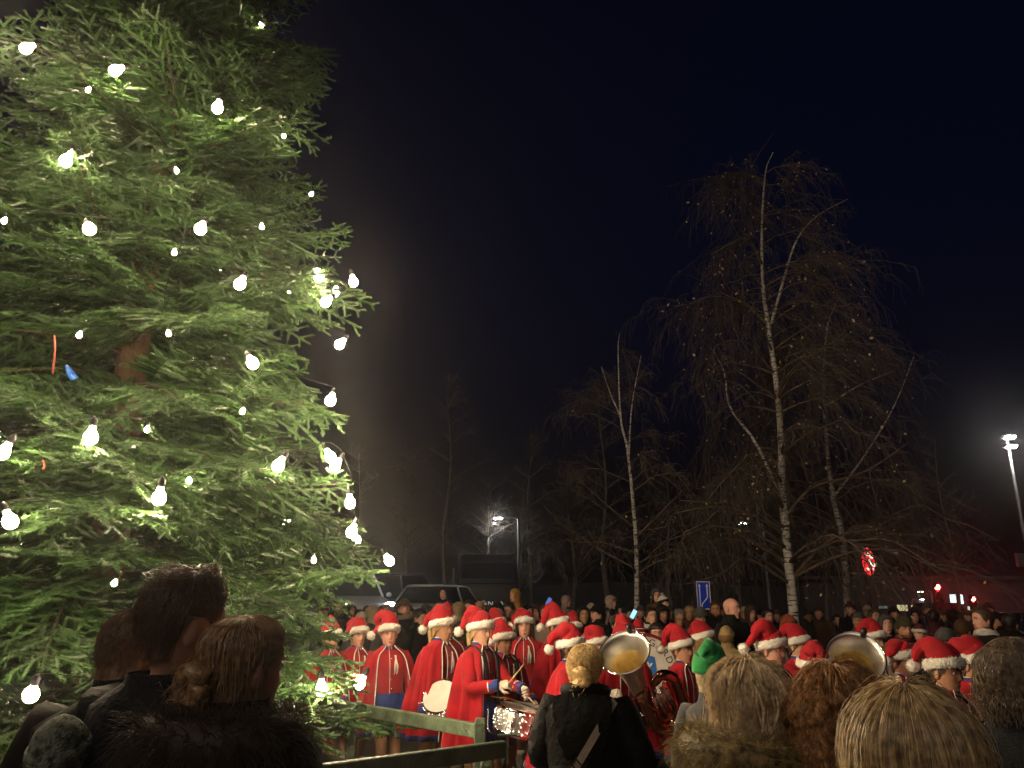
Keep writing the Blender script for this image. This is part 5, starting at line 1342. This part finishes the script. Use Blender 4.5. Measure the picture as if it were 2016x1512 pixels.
# bass drum
def bass_drum():
    c = at(1271, 1318, 8.35); t = thing('bass_drum', 'white bass drum with GARDEN lettering and a blue emblem', 'drum', tuple(c))
    Rm = align((.10, -1.0, .05)); r = .335
    mb = MB(); mb.lathe([(r, -.36), (r, -.02)], 48, 0, Rm); mb.obj('shell', mat('white_shell', (.60, .58, .55), .3), t)
    mb = MB(); mb.lathe([(r + .004, -.03), (r + .02, -.03), (r + .02, .014), (r - .012, .014)], 48, 0, Rm); mb.obj('hoop', mat('dark_red_hoop', (.20, .02, .025), .35), t)
    mb = MB(); mb.lathe([(r - .002, 0), (r * .5, 0), (.002, 0)], 48, 0, Rm); mb.obj('head', drumhead, t)
    for k, ch in enumerate('GARDEN'):
        cu = bpy.data.curves.new('letter', 'FONT'); cu.body = ch; cu.size = .098; cu.align_x = 'CENTER'; cu.align_y = 'CENTER'; cu.extrude = .001
        tmp = bpy.data.objects.new('letter', cu); COL.objects.link(tmp); me = bpy.data.meshes.new_from_object(tmp); bpy.data.objects.remove(tmp)
        me.materials.append(mat('black_print', (.02, .02, .02), .7)); o = link('letter', me, t)
        ang = math.radians(72 - k * 17.5); rr = r * .80
        # local drum frame: right, up, normal
        n = Rm[:, 2]; rt = unit(np.cross((0, 0, 1), n)); rt = rt if rt[0] > 0 else -rt; up = np.cross(n, rt); up = up if up[2] > 0 else -up
        tx = rt * math.sin(ang) - up * math.cos(ang); ty = rt * math.cos(ang) + up * math.sin(ang)
        pos = (rt * math.cos(ang) + up * math.sin(ang)) * rr + n * .004
        Mx = Matrix([[tx[i], ty[i], n[i], pos[i]] for i in range(3)] + [[0, 0, 0, 1]]); o.matrix_local = Mx
    n = Rm[:, 2]; rt = unit(np.cross((0, 0, 1), n)); rt = rt if rt[0] > 0 else -rt; up = np.cross(n, rt); up = up if up[2] > 0 else -up
    sh = [(-.10, .12), (.0, .15), (.10, .12), (.115, .0), (.085, -.10), (.0, -.16), (-.085, -.10), (-.115, .0)]
    mb = MB(); mb.loft(A([[rt * x + up * y + n * h for x, y in sh] for h in (.001, .006)]), True, False, True); e = mb.obj('emblem', mat('emblem_blue', (.03, .16, .50), .6), t, smooth=False)
    mb = MB()
    for pl in ([(-.06, -.08), (-.03, .0), (.0, .08), (.03, .06), (.05, -.02)], [(-.02, .0), (.04, .02), (.07, .06)], [(.0, -.02), (.0, -.10)]): mb.tube(A([rt * x + up * y + n * .008 for x, y in pl]), .009, 5)
    mb.obj('emblem_figure', trim_w, e)
    mb = MB(); mb.tube(A([rt * x + up * y + n * z for x, y, z in ((-.1, r + .02, .0), (-.1, r + .06, .0), (.18, r + .06, .0), (.18, r + .02, .0))]), .008, 6); mb.obj('top_bracket', chrome, t)
bass_drum()
M['b23'] = marcher('bass drummer mostly hidden behind the lettered drum', 1252, 1262, 8.95, 20, 24, droop=(.6, .8), LW=(.3, -.3, 1.1), RW=(-.3, -.3, 1.1))
# music card and small wind instruments
t = follow('music_card', 'folded white music card held by the boy beside the drum', 'card', M['b14']); F = M['b14'][1]; w = F.arm[-1][2] + A([.02, -.10, .0])
mb = MB(); q = A([[[-.085, .0, .07], [.06, -.02, .11]], [[-.095, -.03, -.02], [.05, -.05, .02]], [[-.09, -.02, -.10], [.055, -.04, -.06]]]) + w; mb.loft(np.concatenate([q, q[:, ::-1] + A([0, .003, 0])], 1), True, True, True); mb.obj('sheet', mat('white_paper', (.70, .68, .64), .8, var=.08), t)
mb = MB(); mb.box(w + A([-.01, .02, -.03]), (.05, .012, .09)); mb.obj('clip', chrome, t)
def horn(label, src, sd):
    F = src[1]; t = follow('alto_horn', label, 'brass horn', src, 'silver horns in the band'); w = (F.arm[1][2] + F.arm[-1][2]) / 2 + A([0, -.05, 0])
    mb = MB(); P = smooth_path([w + A(q) for q in ((0, .10, .16), (0, -.04, .12), (.0, -.10, .02), (.02, -.08, -.10), (.06, -.02, -.14), (.10, -.05, -.06), (.11, -.07, .08), (.12, -.08, .20))], 30); mb.tube(P, np.interp(np.linspace(0, 1, 30), [0, .5, .8, .93, 1], [.007, .013, .03, .055, .095]), 16, cap=False); mb.obj('tubing', chrome, t)
    for k in range(3): mb = MB(); c = w + A([-.01 + .03 * k, -.09, -.03]); mb.tube(A([c, c + A([0, 0, .12]), c + A([0, 0, .15])]), A([.013, .013, .004]), 10); mb.obj('valve', chrome, t)
horn('silver horn played under the tall Santa hat by the green hat', M['b16'], 1)
horn('silver horn held by the marcher with the crooked hat', M['b18'], 1)
def phone(label, px, py, Y, col, s):
    p = at(px, py, Y); t = thing('phone', label, 'phone', tuple(p)); mb = MB(); mb.box((0, 0, 0), (.075, .009, .15)); mb.obj('case', mat('black_plastic', (.02, .02, .02), .35), t, smooth=False)
    mb = MB(); mb.box((0, -.0055, 0), (.068, .002, .142)); mb.obj('screen', emat('phone_screen_%d' % px, col, s), t, smooth=False); t.rotation_euler = (.2, .5, .1)
phone('phone with a pale blue screen raised beside the slender birch', 1247, 1209, 12.9, (.35, .75, 1.0), 1.2)
phone('phone with a blue screen held up under the lamp trees', 1080, 1184, 14.6, (.12, .3, .9), .35)

# ------------------------------------------------------------------ street lamps, lights and signs
steel = mat('galvanised_steel', (.22, .22, .22), .45, metal=.7)
dark_steel = mat('dark_steel', (.03, .03, .032), .5, metal=.5)
lamp_led = emat('lamp_led', (.95, .97, 1.0), 420.0)
def base_of(p): return A([p[0], p[1], float(gh(p[0], p[1]))])
def street_lamp(label, px, py, Y, arm=.9, sd=1, led=None, group='lit street lamps', lens=(.34, .16)):
    """px,py is the lit head; the pole stands arm metres to its side"""
    p = at(px, py, Y); b = base_of(p); b[0] += arm * sd; h = p[2] - b[2]
    t = thing('street_lamp', label, 'street lamp', tuple(b), group=group)
    mb = MB(); mb.tube(smooth_path([(0, 0, -.05), (0, 0, h * .5), (0, 0, h - .25), (-sd * .12, 0, h + .02), (-sd * (arm - .3), 0, h + .10)], 24), np.linspace(.075, .03, 24), 10); mb.obj('pole', steel, t)
    mb = MB(); mb.lathe([(.13, 0), (.13, .25), (.08, .3)], 10); mb.obj('base', steel, t)
    mb = MB(); prof = A([[-.32, .0], [-.30, .045], [-.1, .07], [.2, .075], [.32, .05], [.34, .01]]); 
    rings = [[[-sd * arm + x * sd * -1 * .9, w * math.cos(u), .03 + hh + .035 * math.sin(u)] for u in np.linspace(0, 6.283, 11)[:-1]] for (x, hh), w in zip(prof * A([1, .5]), (.06, .11, .13, .13, .09, .05))]
    mb.loft(A(rings) + A([0, 0, h]), True, True, True); hd = mb.obj('lamp_head', dark_steel, t)
    mb = MB(); mb.box((-sd * arm, 0, h - .012), (lens[0], lens[1], .02)); mb.obj('lens', led or lamp_led, hd, smooth=False)
    return t
street_lamp('street lamp shining on small bare trees beyond the truck', 980, 1021, 34, .9, 1)
street_lamp('street lamp glimpsed behind the twigs of the forked birch', 1463, 1030, 36, .9, 1, emat('lamp_led_dim', (.8, .95, 1.0), 90.0))
street_lamp('unlit slim street lamp rising behind the fir boughs', 662, 1116, 26, .5, 1, mat('dead_lens', (.1, .1, .1), .3))
def mast():
    p = at(1986, 884, 30.0); b = base_of(p); t = thing('floodlight_mast', 'tall floodlight mast with two glaring lamps at its head', 'floodlight mast', tuple(b)); h = p[2] - b[2]
    mb = MB(); mb.tube(A([[0, 0, -.05], [0, 0, h * .5], [0, 0, h + .55]]), A([.085, .07, .05]), 12); mb.obj('pole', steel, t)
    mb = MB(); mb.lathe([(.22, 0), (.22, .3), (.13, .4)], 10); mb.obj('base', steel, t)
    for k, z in enumerate((.05, .42)):
        mb = MB(); mb.box((0, -.12, h + z + .07), (.42, .30, .10)); hd = mb.obj('floodlight', dark_steel, t, smooth=False)
        mb = MB(); mb.box((0, -.20, h + z + .005), (.36, .18, .03), rot=rotm((1, 0, 0), -.35)); mb.obj('lens', emat('flood_led', (1.0, .93, .82), 260.0), hd, smooth=False)
    for k, (dx, dz, w, hh) in enumerate(((-.35, -4.3, .35, .5), (.3, -4.9, .3, .8), (-.25, -5.8, .5, .12), (.2, -6.6, .45, .25))):
        mb = MB(); mb.box((dx, -.1, h + dz), (w, .16, hh)); mb.obj('equipment_box', steel, t, smooth=False)
mast()
lamp_w = emat('far_lamp_white', (.85, .93, 1.0), 60.0); lamp_y = emat('far_lamp_yellow', (1.0, .85, .5), 40.0)
for k, (lb, px, py, Y, m) in enumerate((('tiny far street lamp above the white car', 728, 1177, 70, lamp_w), ('tiny far street lamp left of the blue van', 767, 1169, 75, lamp_w), ('tiny far street lamp close to the blue van', 777, 1171, 80, lamp_w),
    ('tiny far street lamp highest beside the blue van', 783, 1161, 85, lamp_w), ('tiny far street lamp over the blue van', 812, 1172, 72, lamp_w), ('tiny far street lamp nearest the fir edge', 665, 1160, 70, lamp_w),
    ('tiny far street lamp behind the truck', 994, 1133, 66, lamp_w), ('tiny far street lamp just right of the truck lamp pair', 1006, 1134, 70, lamp_w), ('tiny far street lamp over the lit shop window', 1815, 1180, 62, lamp_w),
    ('yellow far street lamp on a curved arm by the red lights', 1812, 1165, 58, lamp_y), ('tiny far street lamp at the edge by the mast', 2010, 1155, 70, lamp_y), ('tiny far street lamp seen through the birch leaves', 1782, 1178, 76, lamp_w))):
    street_lamp(lb, px, py, Y, .8, 1 if k % 2 else -1, m, 'tiny street lamps far off', (.28, .20))
def traffic_light(label, px, py, Y):
    p = at(px, py, Y); b = base_of(p); t = thing('traffic_light', label, 'traffic light', tuple(b), group='traffic lights showing red'); h = p[2] - b[2]
    mb = MB(); mb.tube(A([[0, .12, -.05], [0, .12, h + .25]]), .055, 10); mb.obj('pole', dark_steel, t)
    mb = MB(); mb.box((0, 0, h - .28), (.30, .18, .92)); mb.obj('housing', mat('black_plastic', (.02, .02, .02), .35), t, smooth=False)
    for k in range(3):
        z = h - .28 * k; mb = MB(); mb.lathe([(.105, 0), (.09, .015), (.05, .028), (.003, .032)], 20, 0, align((0, -1, 0)), (0, -.092, z))
        mb.obj('lens', emat('red_signal', (1.0, .03, .02), 500.0) if k == 0 else mat(('amber_lens', 'green_lens')[k - 1], ((.12, .06, .01), (.01, .08, .04))[k - 1], .2), t)
        mb = MB(); a = np.linspace(-.3, math.pi + .3, 14); q = A([[.115 * math.cos(u), -.09, z + .115 * math.sin(u)] for u in a]); mb.loft(A([q, q + A([0, -.14, 0]), (q + A([0, -.14, 0])) * A([.97, 1, 1]), q * A([.97, 1, 1])]), False); mb.obj('visor', mat('black_plastic', (.02, .02, .02), .35), t)
traffic_light('higher red traffic light beside the yellow far lamp', 1843, 1156, 34)
traffic_light('lower red traffic light farther along the road', 1914, 1179, 42)
def oval_sign():
    p = at(1704, 1106, 27); b = base_of(p); t = thing('lit_sign', 'red and white round lit sign behind the birch twigs', 'sign', tuple(b)); h = p[2] - b[2]
    mb = MB(); mb.tube(A([[0, .1, -.05], [0, .1, h]]), .07, 8); mb.obj('post', dark_steel, t)
    Rm = align((.66, -.75, 0)); o = (0, 0, h)
    mb = MB(); mb.lathe([(.47, -.10), (.50, -.08), (.50, .08), (.47, .10)], 36, 0, Rm, o, True, False); c = mb.obj('cabinet', dark_steel, t)
    mb = MB(); mb.lathe([(.47, .10), (.3, .125), (.1, .135), (.003, .137)], 36, 0, Rm, o); f = mb.obj('face', emat('sign_red', (.95, .02, .03), 3.0), t)
    wm = emat('sign_white', (1.0, .82, .62), 4.0)
    side = Rm[:, 0]; 
    def bar(pts, r):
        mb = MB(); mb.tube(A([A(o) + side * x + A([0, 0, y]) + Rm[:, 2] * .139 for x, y in pts]), r, 6); mb.obj('lettering', wm, f)
    bar([(-.30, .16), (-.15, .24), (.05, .24), (.2, .14)], .05); bar([(-.05, .02), (.12, -.04), (.28, -.12)], .06); bar([(-.25, -.26), (.0, -.23), (.2, -.25)], .045)
oval_sign()
def road_sign():
    c = at(1385, 1172, 13.2); b = base_of(c); t = thing('lane_sign', 'tall blue road sign with white lane arrows and border', 'road sign', tuple(b)); h = c[2] - b[2]; w, H = .225, .45
    w2, h2 = w / 2, H / 2
    mb = MB(); mb.tube(A([[0, .05, -.05], [0, .05, h + h2]]), .03, 8); mb.obj('post', steel, t)
    mb = MB(); mb.box((0, 0, h), (w, .02, H)); p = mb.obj('panel', mat('sign_blue', (.015, .05, .55), .35, var=.15), t, smooth=False)
    white = mat('sign_white_sheet', (.75, .75, .75), .35, var=.05)
    for nm, cc, d in (('border', (0, -.012, h + h2 - .008), (w, .004, .012)), ('border', (0, -.012, h - h2 + .008), (w, .004, .012)), ('border', (-w2 + .006, -.0125, h), (.010, .004, H - .04)), ('border', (w2 - .006, -.0125, h), (.010, .004, H - .04))):
        mb = MB(); mb.box(cc, d); mb.obj(nm, white, p, smooth=False)
    def arrow(pts):
        mb = MB(); q = A([[x, -.013, h + y] for x, y in pts])
        for a_, b_ in zip(q[:-1], q[1:]):
            d = unit(b_ - a_); n = A([d[2], 0, -d[0]]) * .008; mb.add([a_ - n, a_ + n, b_ + n, b_ - n], [(0, 1, 2, 3)])
        e = q[-1]; mb.add([e + A([-.022, 0, -.01]), e + A([.022, 0, -.01]), e + A([0, 0, .04])], [(0, 1, 2)]); mb.obj('arrow', white, p, smooth=False)
    arrow([(-.062, -.19), (-.062, .15)]); arrow([(-.038, -.19), (-.032, -.14), (.056, -.04), (.062, .0), (.062, .15)])
road_sign()
def round_sign():
    c = at(685, 1125, 27); b = base_of(c); t = thing('round_sign', 'small round road sign with red rim near the fir edge', 'road sign', tuple(b)); h = c[2] - b[2]
    mb = MB(); mb.tube(A([[0, .03, -.05], [0, .03, h + .2]]), .03, 8); mb.obj('post', steel, t)
    mb = MB(); mb.lathe([(.15, -.01), (.15, 0), (.10, .001)], 28, 0, align((0, -1, 0)), (0, 0, h)); mb.obj('rim', mat('sign_red_sheet', (.45, .02, .02), .4), t)
    mb = MB(); mb.lathe([(.10, .0012), (.003, .0015)], 28, 0, align((0, -1, 0)), (0, 0, h)); mb.obj('face', mat('sign_white_sheet', (.75, .75, .75), .35), t)
round_sign()

# ------------------------------------------------------------------ vehicles
glass_m = mat('dark_glass', (.015, .018, .02), .06, spec=.8, var=.1)
tyre_m = mat('tyre', (.015, .015, .015), .8); rim_m = mat('alloy_rim', (.4, .4, .42), .3, metal=.8)
def car(label, px, Y, yaw, paint, H=1.62, L=4.6, wagon=True, lights=0.0, tail=0.0):
    p = at(px, 1190, Y); b = base_of(p); t = thing('parked_car', label, 'car', tuple(b), math.radians(yaw))
    W2 = .91; zb = .32
    # body: stations from nose (-L/2) to tail, facing -Y
    st = [(-.50, .66, .60), (-.485, .74, .80), (-.44, .80, .90), (-.30, .92, .95), (-.22, .98, .955), (0, .99, .96), (.25, 1.0, .955), (.42, 1.0, .93), (.485, .94, .88), (.5, .80, .82)]
    rings = []
    for f, top, wf in st:
        y = f * L; w = W2 * wf; lo = zb + (.06 if abs(f) > .45 else 0)
        rings.append([[-w * .9, y, lo], [-w, y, lo + .15], [-w, y, top - .18], [-w * .95, y, top - .04], [-w * .8, y, top], [w * .8, y, top], [w * .95, y, top - .04], [w, y, top - .18], [w, y, lo + .15], [w * .9, y, lo]])
    mb = MB(); mb.loft(A(rings), True, True, True); mb.obj('body', paint, t)
    y0, y1, y2, y3 = -.20 * L, -.07 * L, (.36 if wagon else .18) * L, (.47 if wagon else .36) * L
    def gh_ring(y, z, w): return [[-w, y, z], [w, y, z]]
    # glasshouse
    lowp = [(y0, .97), (y3, .99)]; mb = MB()
    g0 = A([[-W2 * .86, y0, .96], [W2 * .86, y0, .96], [W2 * .68, y1, H - .07], [-W2 * .68, y1, H - .07]]); g1 = A([[-W2 * .86, y3, .98], [W2 * .86, y3, .98], [W2 * .70, y2, H - .07], [-W2 * .70, y2, H - .07]])
    mb.add(np.vstack([g0, g1]), [(0, 1, 2, 3), (5, 4, 7, 6), (4, 0, 3, 7), (1, 5, 6, 2)]); mb.obj('windows', glass_m, t, smooth=False)
    mb = MB(); rr = [[[-W2 * .70 * k, y, H - .075], [-W2 * .66 * k, y, H - .02], [-W2 * .4 * k, y, H], [W2 * .4 * k, y, H], [W2 * .66 * k, y, H - .02], [W2 * .70 * k, y, H - .075]] for y, k in ((y1 - .05, .96), (y1 + .1, 1), (y2 - .1, 1.03), (y2 + .06, .98))]
    mb.loft(A(rr), True, True, True); mb.obj('roof', paint, t)
    for s in (-1, 1):
        for a_, b_ in ((g0[0 if s < 0 else 1], g0[3 if s < 0 else 2]), (g1[0 if s < 0 else 1], g1[3 if s < 0 else 2]), ((g0[0 if s < 0 else 1] * .55 + g1[0 if s < 0 else 1] * .45), (g0[3 if s < 0 else 2] * .55 + g1[3 if s < 0 else 2] * .45))): mb = MB(); mb.tube(A([a_, b_]), .035, 6); mb.obj('pillar', paint, t)
    for s in (-1, 1):
        for yy in (-.31 * L, .29 * L):
            w = link('wheel', None, t); w.location = (s * (W2 - .10), yy, .33)
            mb = MB(); mb.lathe([(.20, -.1), (.31, -.1), (.33, -.06), (.33, .06), (.31, .1), (.20, .1)], 22, 0, align((1, 0, 0))); mb.obj('tyre', tyre_m, w)
            mb = MB(); mb.lathe([(.205, -.07), (.205, .07), (.12, .09), (.02, .10)], 14, 0, align((s, 0, 0))); mb.obj('rim', rim_m, w)
        mb = MB(); mb.ball((s * .66, -.475 * L, .72), .13, 12, 8, 0, (1.2, .5, .75)); mb.obj('headlight', emat('headlight_on', (.85, .93, 1.0), lights) if lights else glass_m, t)
        mb = MB(); mb.box((s * .74, .492 * L, .86), (.18, .05, .22)); mb.obj('tail_light', emat('tail_on', (1, .02, .01), tail) if tail else mat('tail_red', (.2, .01, .01), .3), t, smooth=False)
        mb = MB(); mb.ball((s * (W2 + .08), y0 + .12, 1.02), .085, 10, 7, 0, (1, .6, .8)); mb.obj('mirror', paint, t)
    mb = MB(); mb.box((0, -.495 * L, .55), (1.0, .06, .16)); mb.obj('grille', mat('black_plastic', (.02, .02, .02), .35), t, smooth=False)
    mb = MB(); mb.box((0, .508 * L, .62), (.52, .02, .11)); mb.obj('number_plate', mat('plate_white', (.6, .6, .6), .5), t, smooth=False)
white_p = mat('white_car_paint', (.45, .47, .48), .3, coat=.6, var=.05); grey_p = mat('silver_car_paint', (.34, .38, .38), .3, coat=.6, metal=.2, var=.05); blue_p = mat('blue_van_paint', (.012, .02, .10), .3, coat=.5)
car('white car with dazzling headlights behind the onlookers', 684, 23, 24, white_p, 1.72, 4.7, True, 60.0)
car('pale silver wagon parked behind the child in dark snowsuit', 880, 27, 160, grey_p, 1.56, 4.8, True)
car('dark blue van parked beyond the silver wagon', 815, 34, 100, blue_p, 2.0, 4.9, True)
car('dark car with a glowing tail light under the red signals', 1925, 19, 205, mat('black_car_paint', (.012, .012, .014), .25, coat=.6), 1.5, 4.5, False, 0, 4.0)
car('dark car with pale window glint beneath the traffic lights', 1868, 46, 80, mat('black_car_paint', (.012, .012, .014), .25, coat=.6), 1.6, 4.5, True)
def truck():
    p = at(960, 1190, 32); b = base_of(p); t = thing('truck', 'dark truck cab with white SCANIA lettering on its grille', 'truck', tuple(b), math.radians(3)); pt = mat('black_truck_paint', (.012, .012, .015), .3, coat=.5); bp = mat('black_plastic', (.02, .02, .02), .35)
    mb = MB(); rings = []
    for z, w, y in ((.45, 1.2, .0), (1.0, 1.24, -.04), (1.9, 1.24, -.02), (2.1, 1.24, .0), (3.0, 1.18, .22), (3.25, 1.05, .45)): rings.append([[-w, y + .12, z], [-w + .14, y, z], [w - .14, y, z], [w, y + .12, z], [w, 2.2, z], [-w, 2.2, z]])
    mb.loft(A(rings), True, True, True); mb.obj('cab', pt, t, smooth=False)
    mb = MB(); mb.add([(-1.08, -.012, 2.05), (1.08, -.012, 2.05), (1.02, .195, 2.9), (-1.02, .195, 2.9)], [(0, 1, 2, 3)]); mb.obj('windscreen', glass_m, t, smooth=False)
    mb = MB(); mb.box((0, -.06, 1.25), (1.7, .03, .9)); gr = mb.obj('grille', bp, t, smooth=False)
    for k in range(5): mb = MB(); mb.box((0, -.085, .9 + .17 * k), (1.64, .02, .05)); mb.obj('slat', bp, gr, smooth=False)
    for k, ch in enumerate('SCANIA'):
        cu = bpy.data.curves.new('letter', 'FONT'); cu.body = ch; cu.size = .30; cu.align_x = 'CENTER'; cu.extrude = .008; tmp = bpy.data.objects.new('letter', cu); COL.objects.link(tmp); me = bpy.data.meshes.new_from_object(tmp); bpy.data.objects.remove(tmp)
        me.materials.append(emat('white_letter_glow', (.9, .95, 1.0), .22)); o = link('letter', me, t); o.location = (-.55 + .22 * k, -.085, 1.74 - b[2]); o.rotation_euler = (math.pi / 2, 0, 0)  # white letters carry a faint added glow, no lamp behind them
    mb = MB(); mb.box((0, -.02, .42), (2.4, .3, .34)); mb.obj('bumper', pt, t, smooth=False)
    for s in (-1, 1):
        mb = MB(); mb.ball((s * .95, -.14, .55), .15, 12, 8, 0, (1.1, .4, .7)); mb.obj('headlight', glass_m, t)
        mb = MB(); mb.box((s * 1.38, .1, 2.4), (.12, .2, .6)); mb.obj('mirror', bp, t, smooth=False)
        mb = MB(); mb.lathe([(.28, -.14), (.48, -.14), (.5, -.1), (.5, .1), (.48, .14), (.28, .14)], 22, 0, align((1, 0, 0)), (s * 1.02, 1.0, .5)); mb.obj('wheel', tyre_m, t)
    mb = MB(); mb.box((0, 6.2, 2.1), (2.5, 7.4, 2.6)); mb.obj('cargo_box', pt, t, smooth=False)
truck()
def shop():
    p = at(1790, 1190, 62); b = base_of(p); t = thing('shop_building', 'low dark shop building with a lit window strip', 'building', tuple(b)); wl = mat('dark_render', (.05, .05, .055), .8)
    mb = MB(); mb.box((3, 4, 1.7), (22, 8, 3.4)); mb.obj('wall', wl, t, smooth=False)
    mb = MB(); mb.box((3, 4, 3.5), (22.6, 8.6, .25)); mb.obj('roof', wl, t, smooth=False)
    for k, (x, z, w, h, c, s) in enumerate(((-.6, 1.25, .9, .55, (.9, .85, .45), .55), (.5, 1.2, .9, .6, (.95, .9, .5), .6), (1.8, .75, .5, 1.0, (.7, .9, 1.0), .35), (2.7, .75, .5, 1.1, (.7, .9, 1.0), .5), (3.6, .8, .8, 1.2, (.75, .95, 1.0), 1.1), (3.7, 1.9, 1.1, .8, (.8, 1.0, 1.0), 1.6), (4.9, 1.2, 1.0, .4, (1, 1, .8), .7), (-2.0, 1.3, 1.0, .3, (.4, .6, .6), .12))):
        mb = MB(); mb.box((x, -.03, z), (w, .08, h)); wn = mb.obj('window', dark_steel, t, smooth=False)
        mb = MB(); mb.box((x, -.075, z), (w - .1, .02, h - .1)); mb.obj('pane', emat('pane_%d' % k, c, s), wn, smooth=False)
shop()

# ------------------------------------------------------------------ bare wood behind
wood_bark = mat('grey_bark', (.10, .085, .065), .9, var=.4, vscale=4)
def bare_tree_data(seed, H, spread, ntw):
    g = np.random.default_rng(seed); zs = np.linspace(0, H, 14); P = np.stack([.12 * np.sin(zs * .7 + seed), .12 * np.cos(zs * .9), zs], 1); P -= P[0]
    mb = MB(); mb.tube(P, .13 * np.clip(1 - zs / H, .05, 1) + .01, 8); tr = mb.mesh('trunk', wood_bark)
    mb = MB(); car_ = []
    for k in range(26):
        f = g.uniform(.3, .98); i = int(f * 13); a = g.uniform(0, 6.283); ln = spread * (1.15 - f) * g.uniform(.6, 1.1) + .3; u = np.linspace(0, 1, 7)[:, None]
        q = P[i] + u * ln * A([math.cos(a), math.sin(a), 0]) + A([0, 0, 1]) * ln * (.75 * u - .15 * u * u) + g.normal(0, .04 * ln, (7, 3)) * u; mb.tube(q, np.linspace(.035, .008, 7), 5); car_.append(q)
    C = A(car_); ci = g.integers(0, len(C), ntw); fi = g.integers(1, 7, ntw); s = C[ci, fi]; d = unit_rows(g.normal(size=(ntw, 3)) + A([0, 0, .5])); ln = g.uniform(.3, 1.0, ntw); u = np.linspace(0, 1, 4)
    strands(mb, s[:, None] + ln[:, None, None] * d[:, None] * u[None, :, None] + g.normal(0, .05, (ntw, 4, 3)) * u[None, :, None], .008)
    return tr, mb.mesh('crown', wood_bark, smooth=False)
TD = [bare_tree_data(k, h, s, 700) for k, (h, s) in enumerate(((6.0, 2.6), (10.5, 2.6), (12.5, 3.2), (9.0, 3.0)))]
spots = [(955, 34.5, 0, 'small bare tree spreading right under the street lamp'), (1022, 36.5, 0, 'small bare tree on the far side of the lit lamp pole')]
desc = ['bare tree in the dark wood behind the white car', 'bare tree in the dark wood over the round sign', 'bare tree in the dark wood left of the blue van', 'bare tree in the dark wood above the blue van', 'bare tree in the dark wood over the silver wagon', 'bare tree in the dark wood over the truck cab', 'bare tree in the dark wood behind the truck box', 'bare tree in the dark wood between lamp and slender birch', 'bare tree in the dark wood behind the slender birch', 'bare tree in the dark wood left of the blue sign', 'bare tree in the dark wood behind the forked birch', 'bare tree in the dark wood right of the forked birch', 'bare tree in the dark wood left of the lit shop', 'bare tree in the dark wood behind the red lights', 'bare tree in the dark wood beside the floodlight mast']
for k, d in enumerate(desc): spots.append((700 + k * 86 + R.uniform(-25, 25), R.uniform(40, 54), R.choice([1, 2, 3]), d))
for px, Y, v, lb in spots:
    p = base_of(at(px, 1190, Y)); t = thing('bare_tree', lb, 'tree', tuple(p), R.uniform(0, 6.28), 'bare trees in the wood behind'); t.scale = (R.uniform(.9, 1.1),) * 3
    link('trunk', TD[v][0], t); link('crown', TD[v][1], t)
def hill():
    xs = np.linspace(-260, 260, 60); ys = np.linspace(66, 150, 14); X, Y = np.meshgrid(xs, ys, indexing='ij')
    Z = 3.6 * sstep(Y, 66, 110) * (1 + .25 * np.sin(X * .05) + .15 * np.sin(X * .13)) + .2; mb = MB(); mb.loft(np.stack([X, Y, Z], -1), False)
    tag(mb.obj('hill', mat('dark_heath', (.02, .02, .016), .95)), 'low dark wooded rise behind the square', None, kind='structure')
hill()
# ------------------------------------------------------------------ damp night air
def make_haze(d=HAZE):
    mb = MB(); mb.box((0, 370, 9.0), (1420, 880, 20))
    m = bpy.data.materials.new('haze'); m.use_nodes = True
    N = m.node_tree.nodes; L = m.node_tree.links
    N.remove(N['Principled BSDF'])
    v = N.new('ShaderNodeVolumePrincipled'); v.inputs['Density'].default_value = d; v.inputs['Color'].default_value = (.86, .85, .92, 1); v.inputs['Anisotropy'].default_value = .90
    L.new(v.outputs[0], N['Material Output'].inputs['Volume'])
    tag(mb.obj('haze', m, smooth=False), 'thin damp night air filling the square', None, kind='stuff')
make_haze()
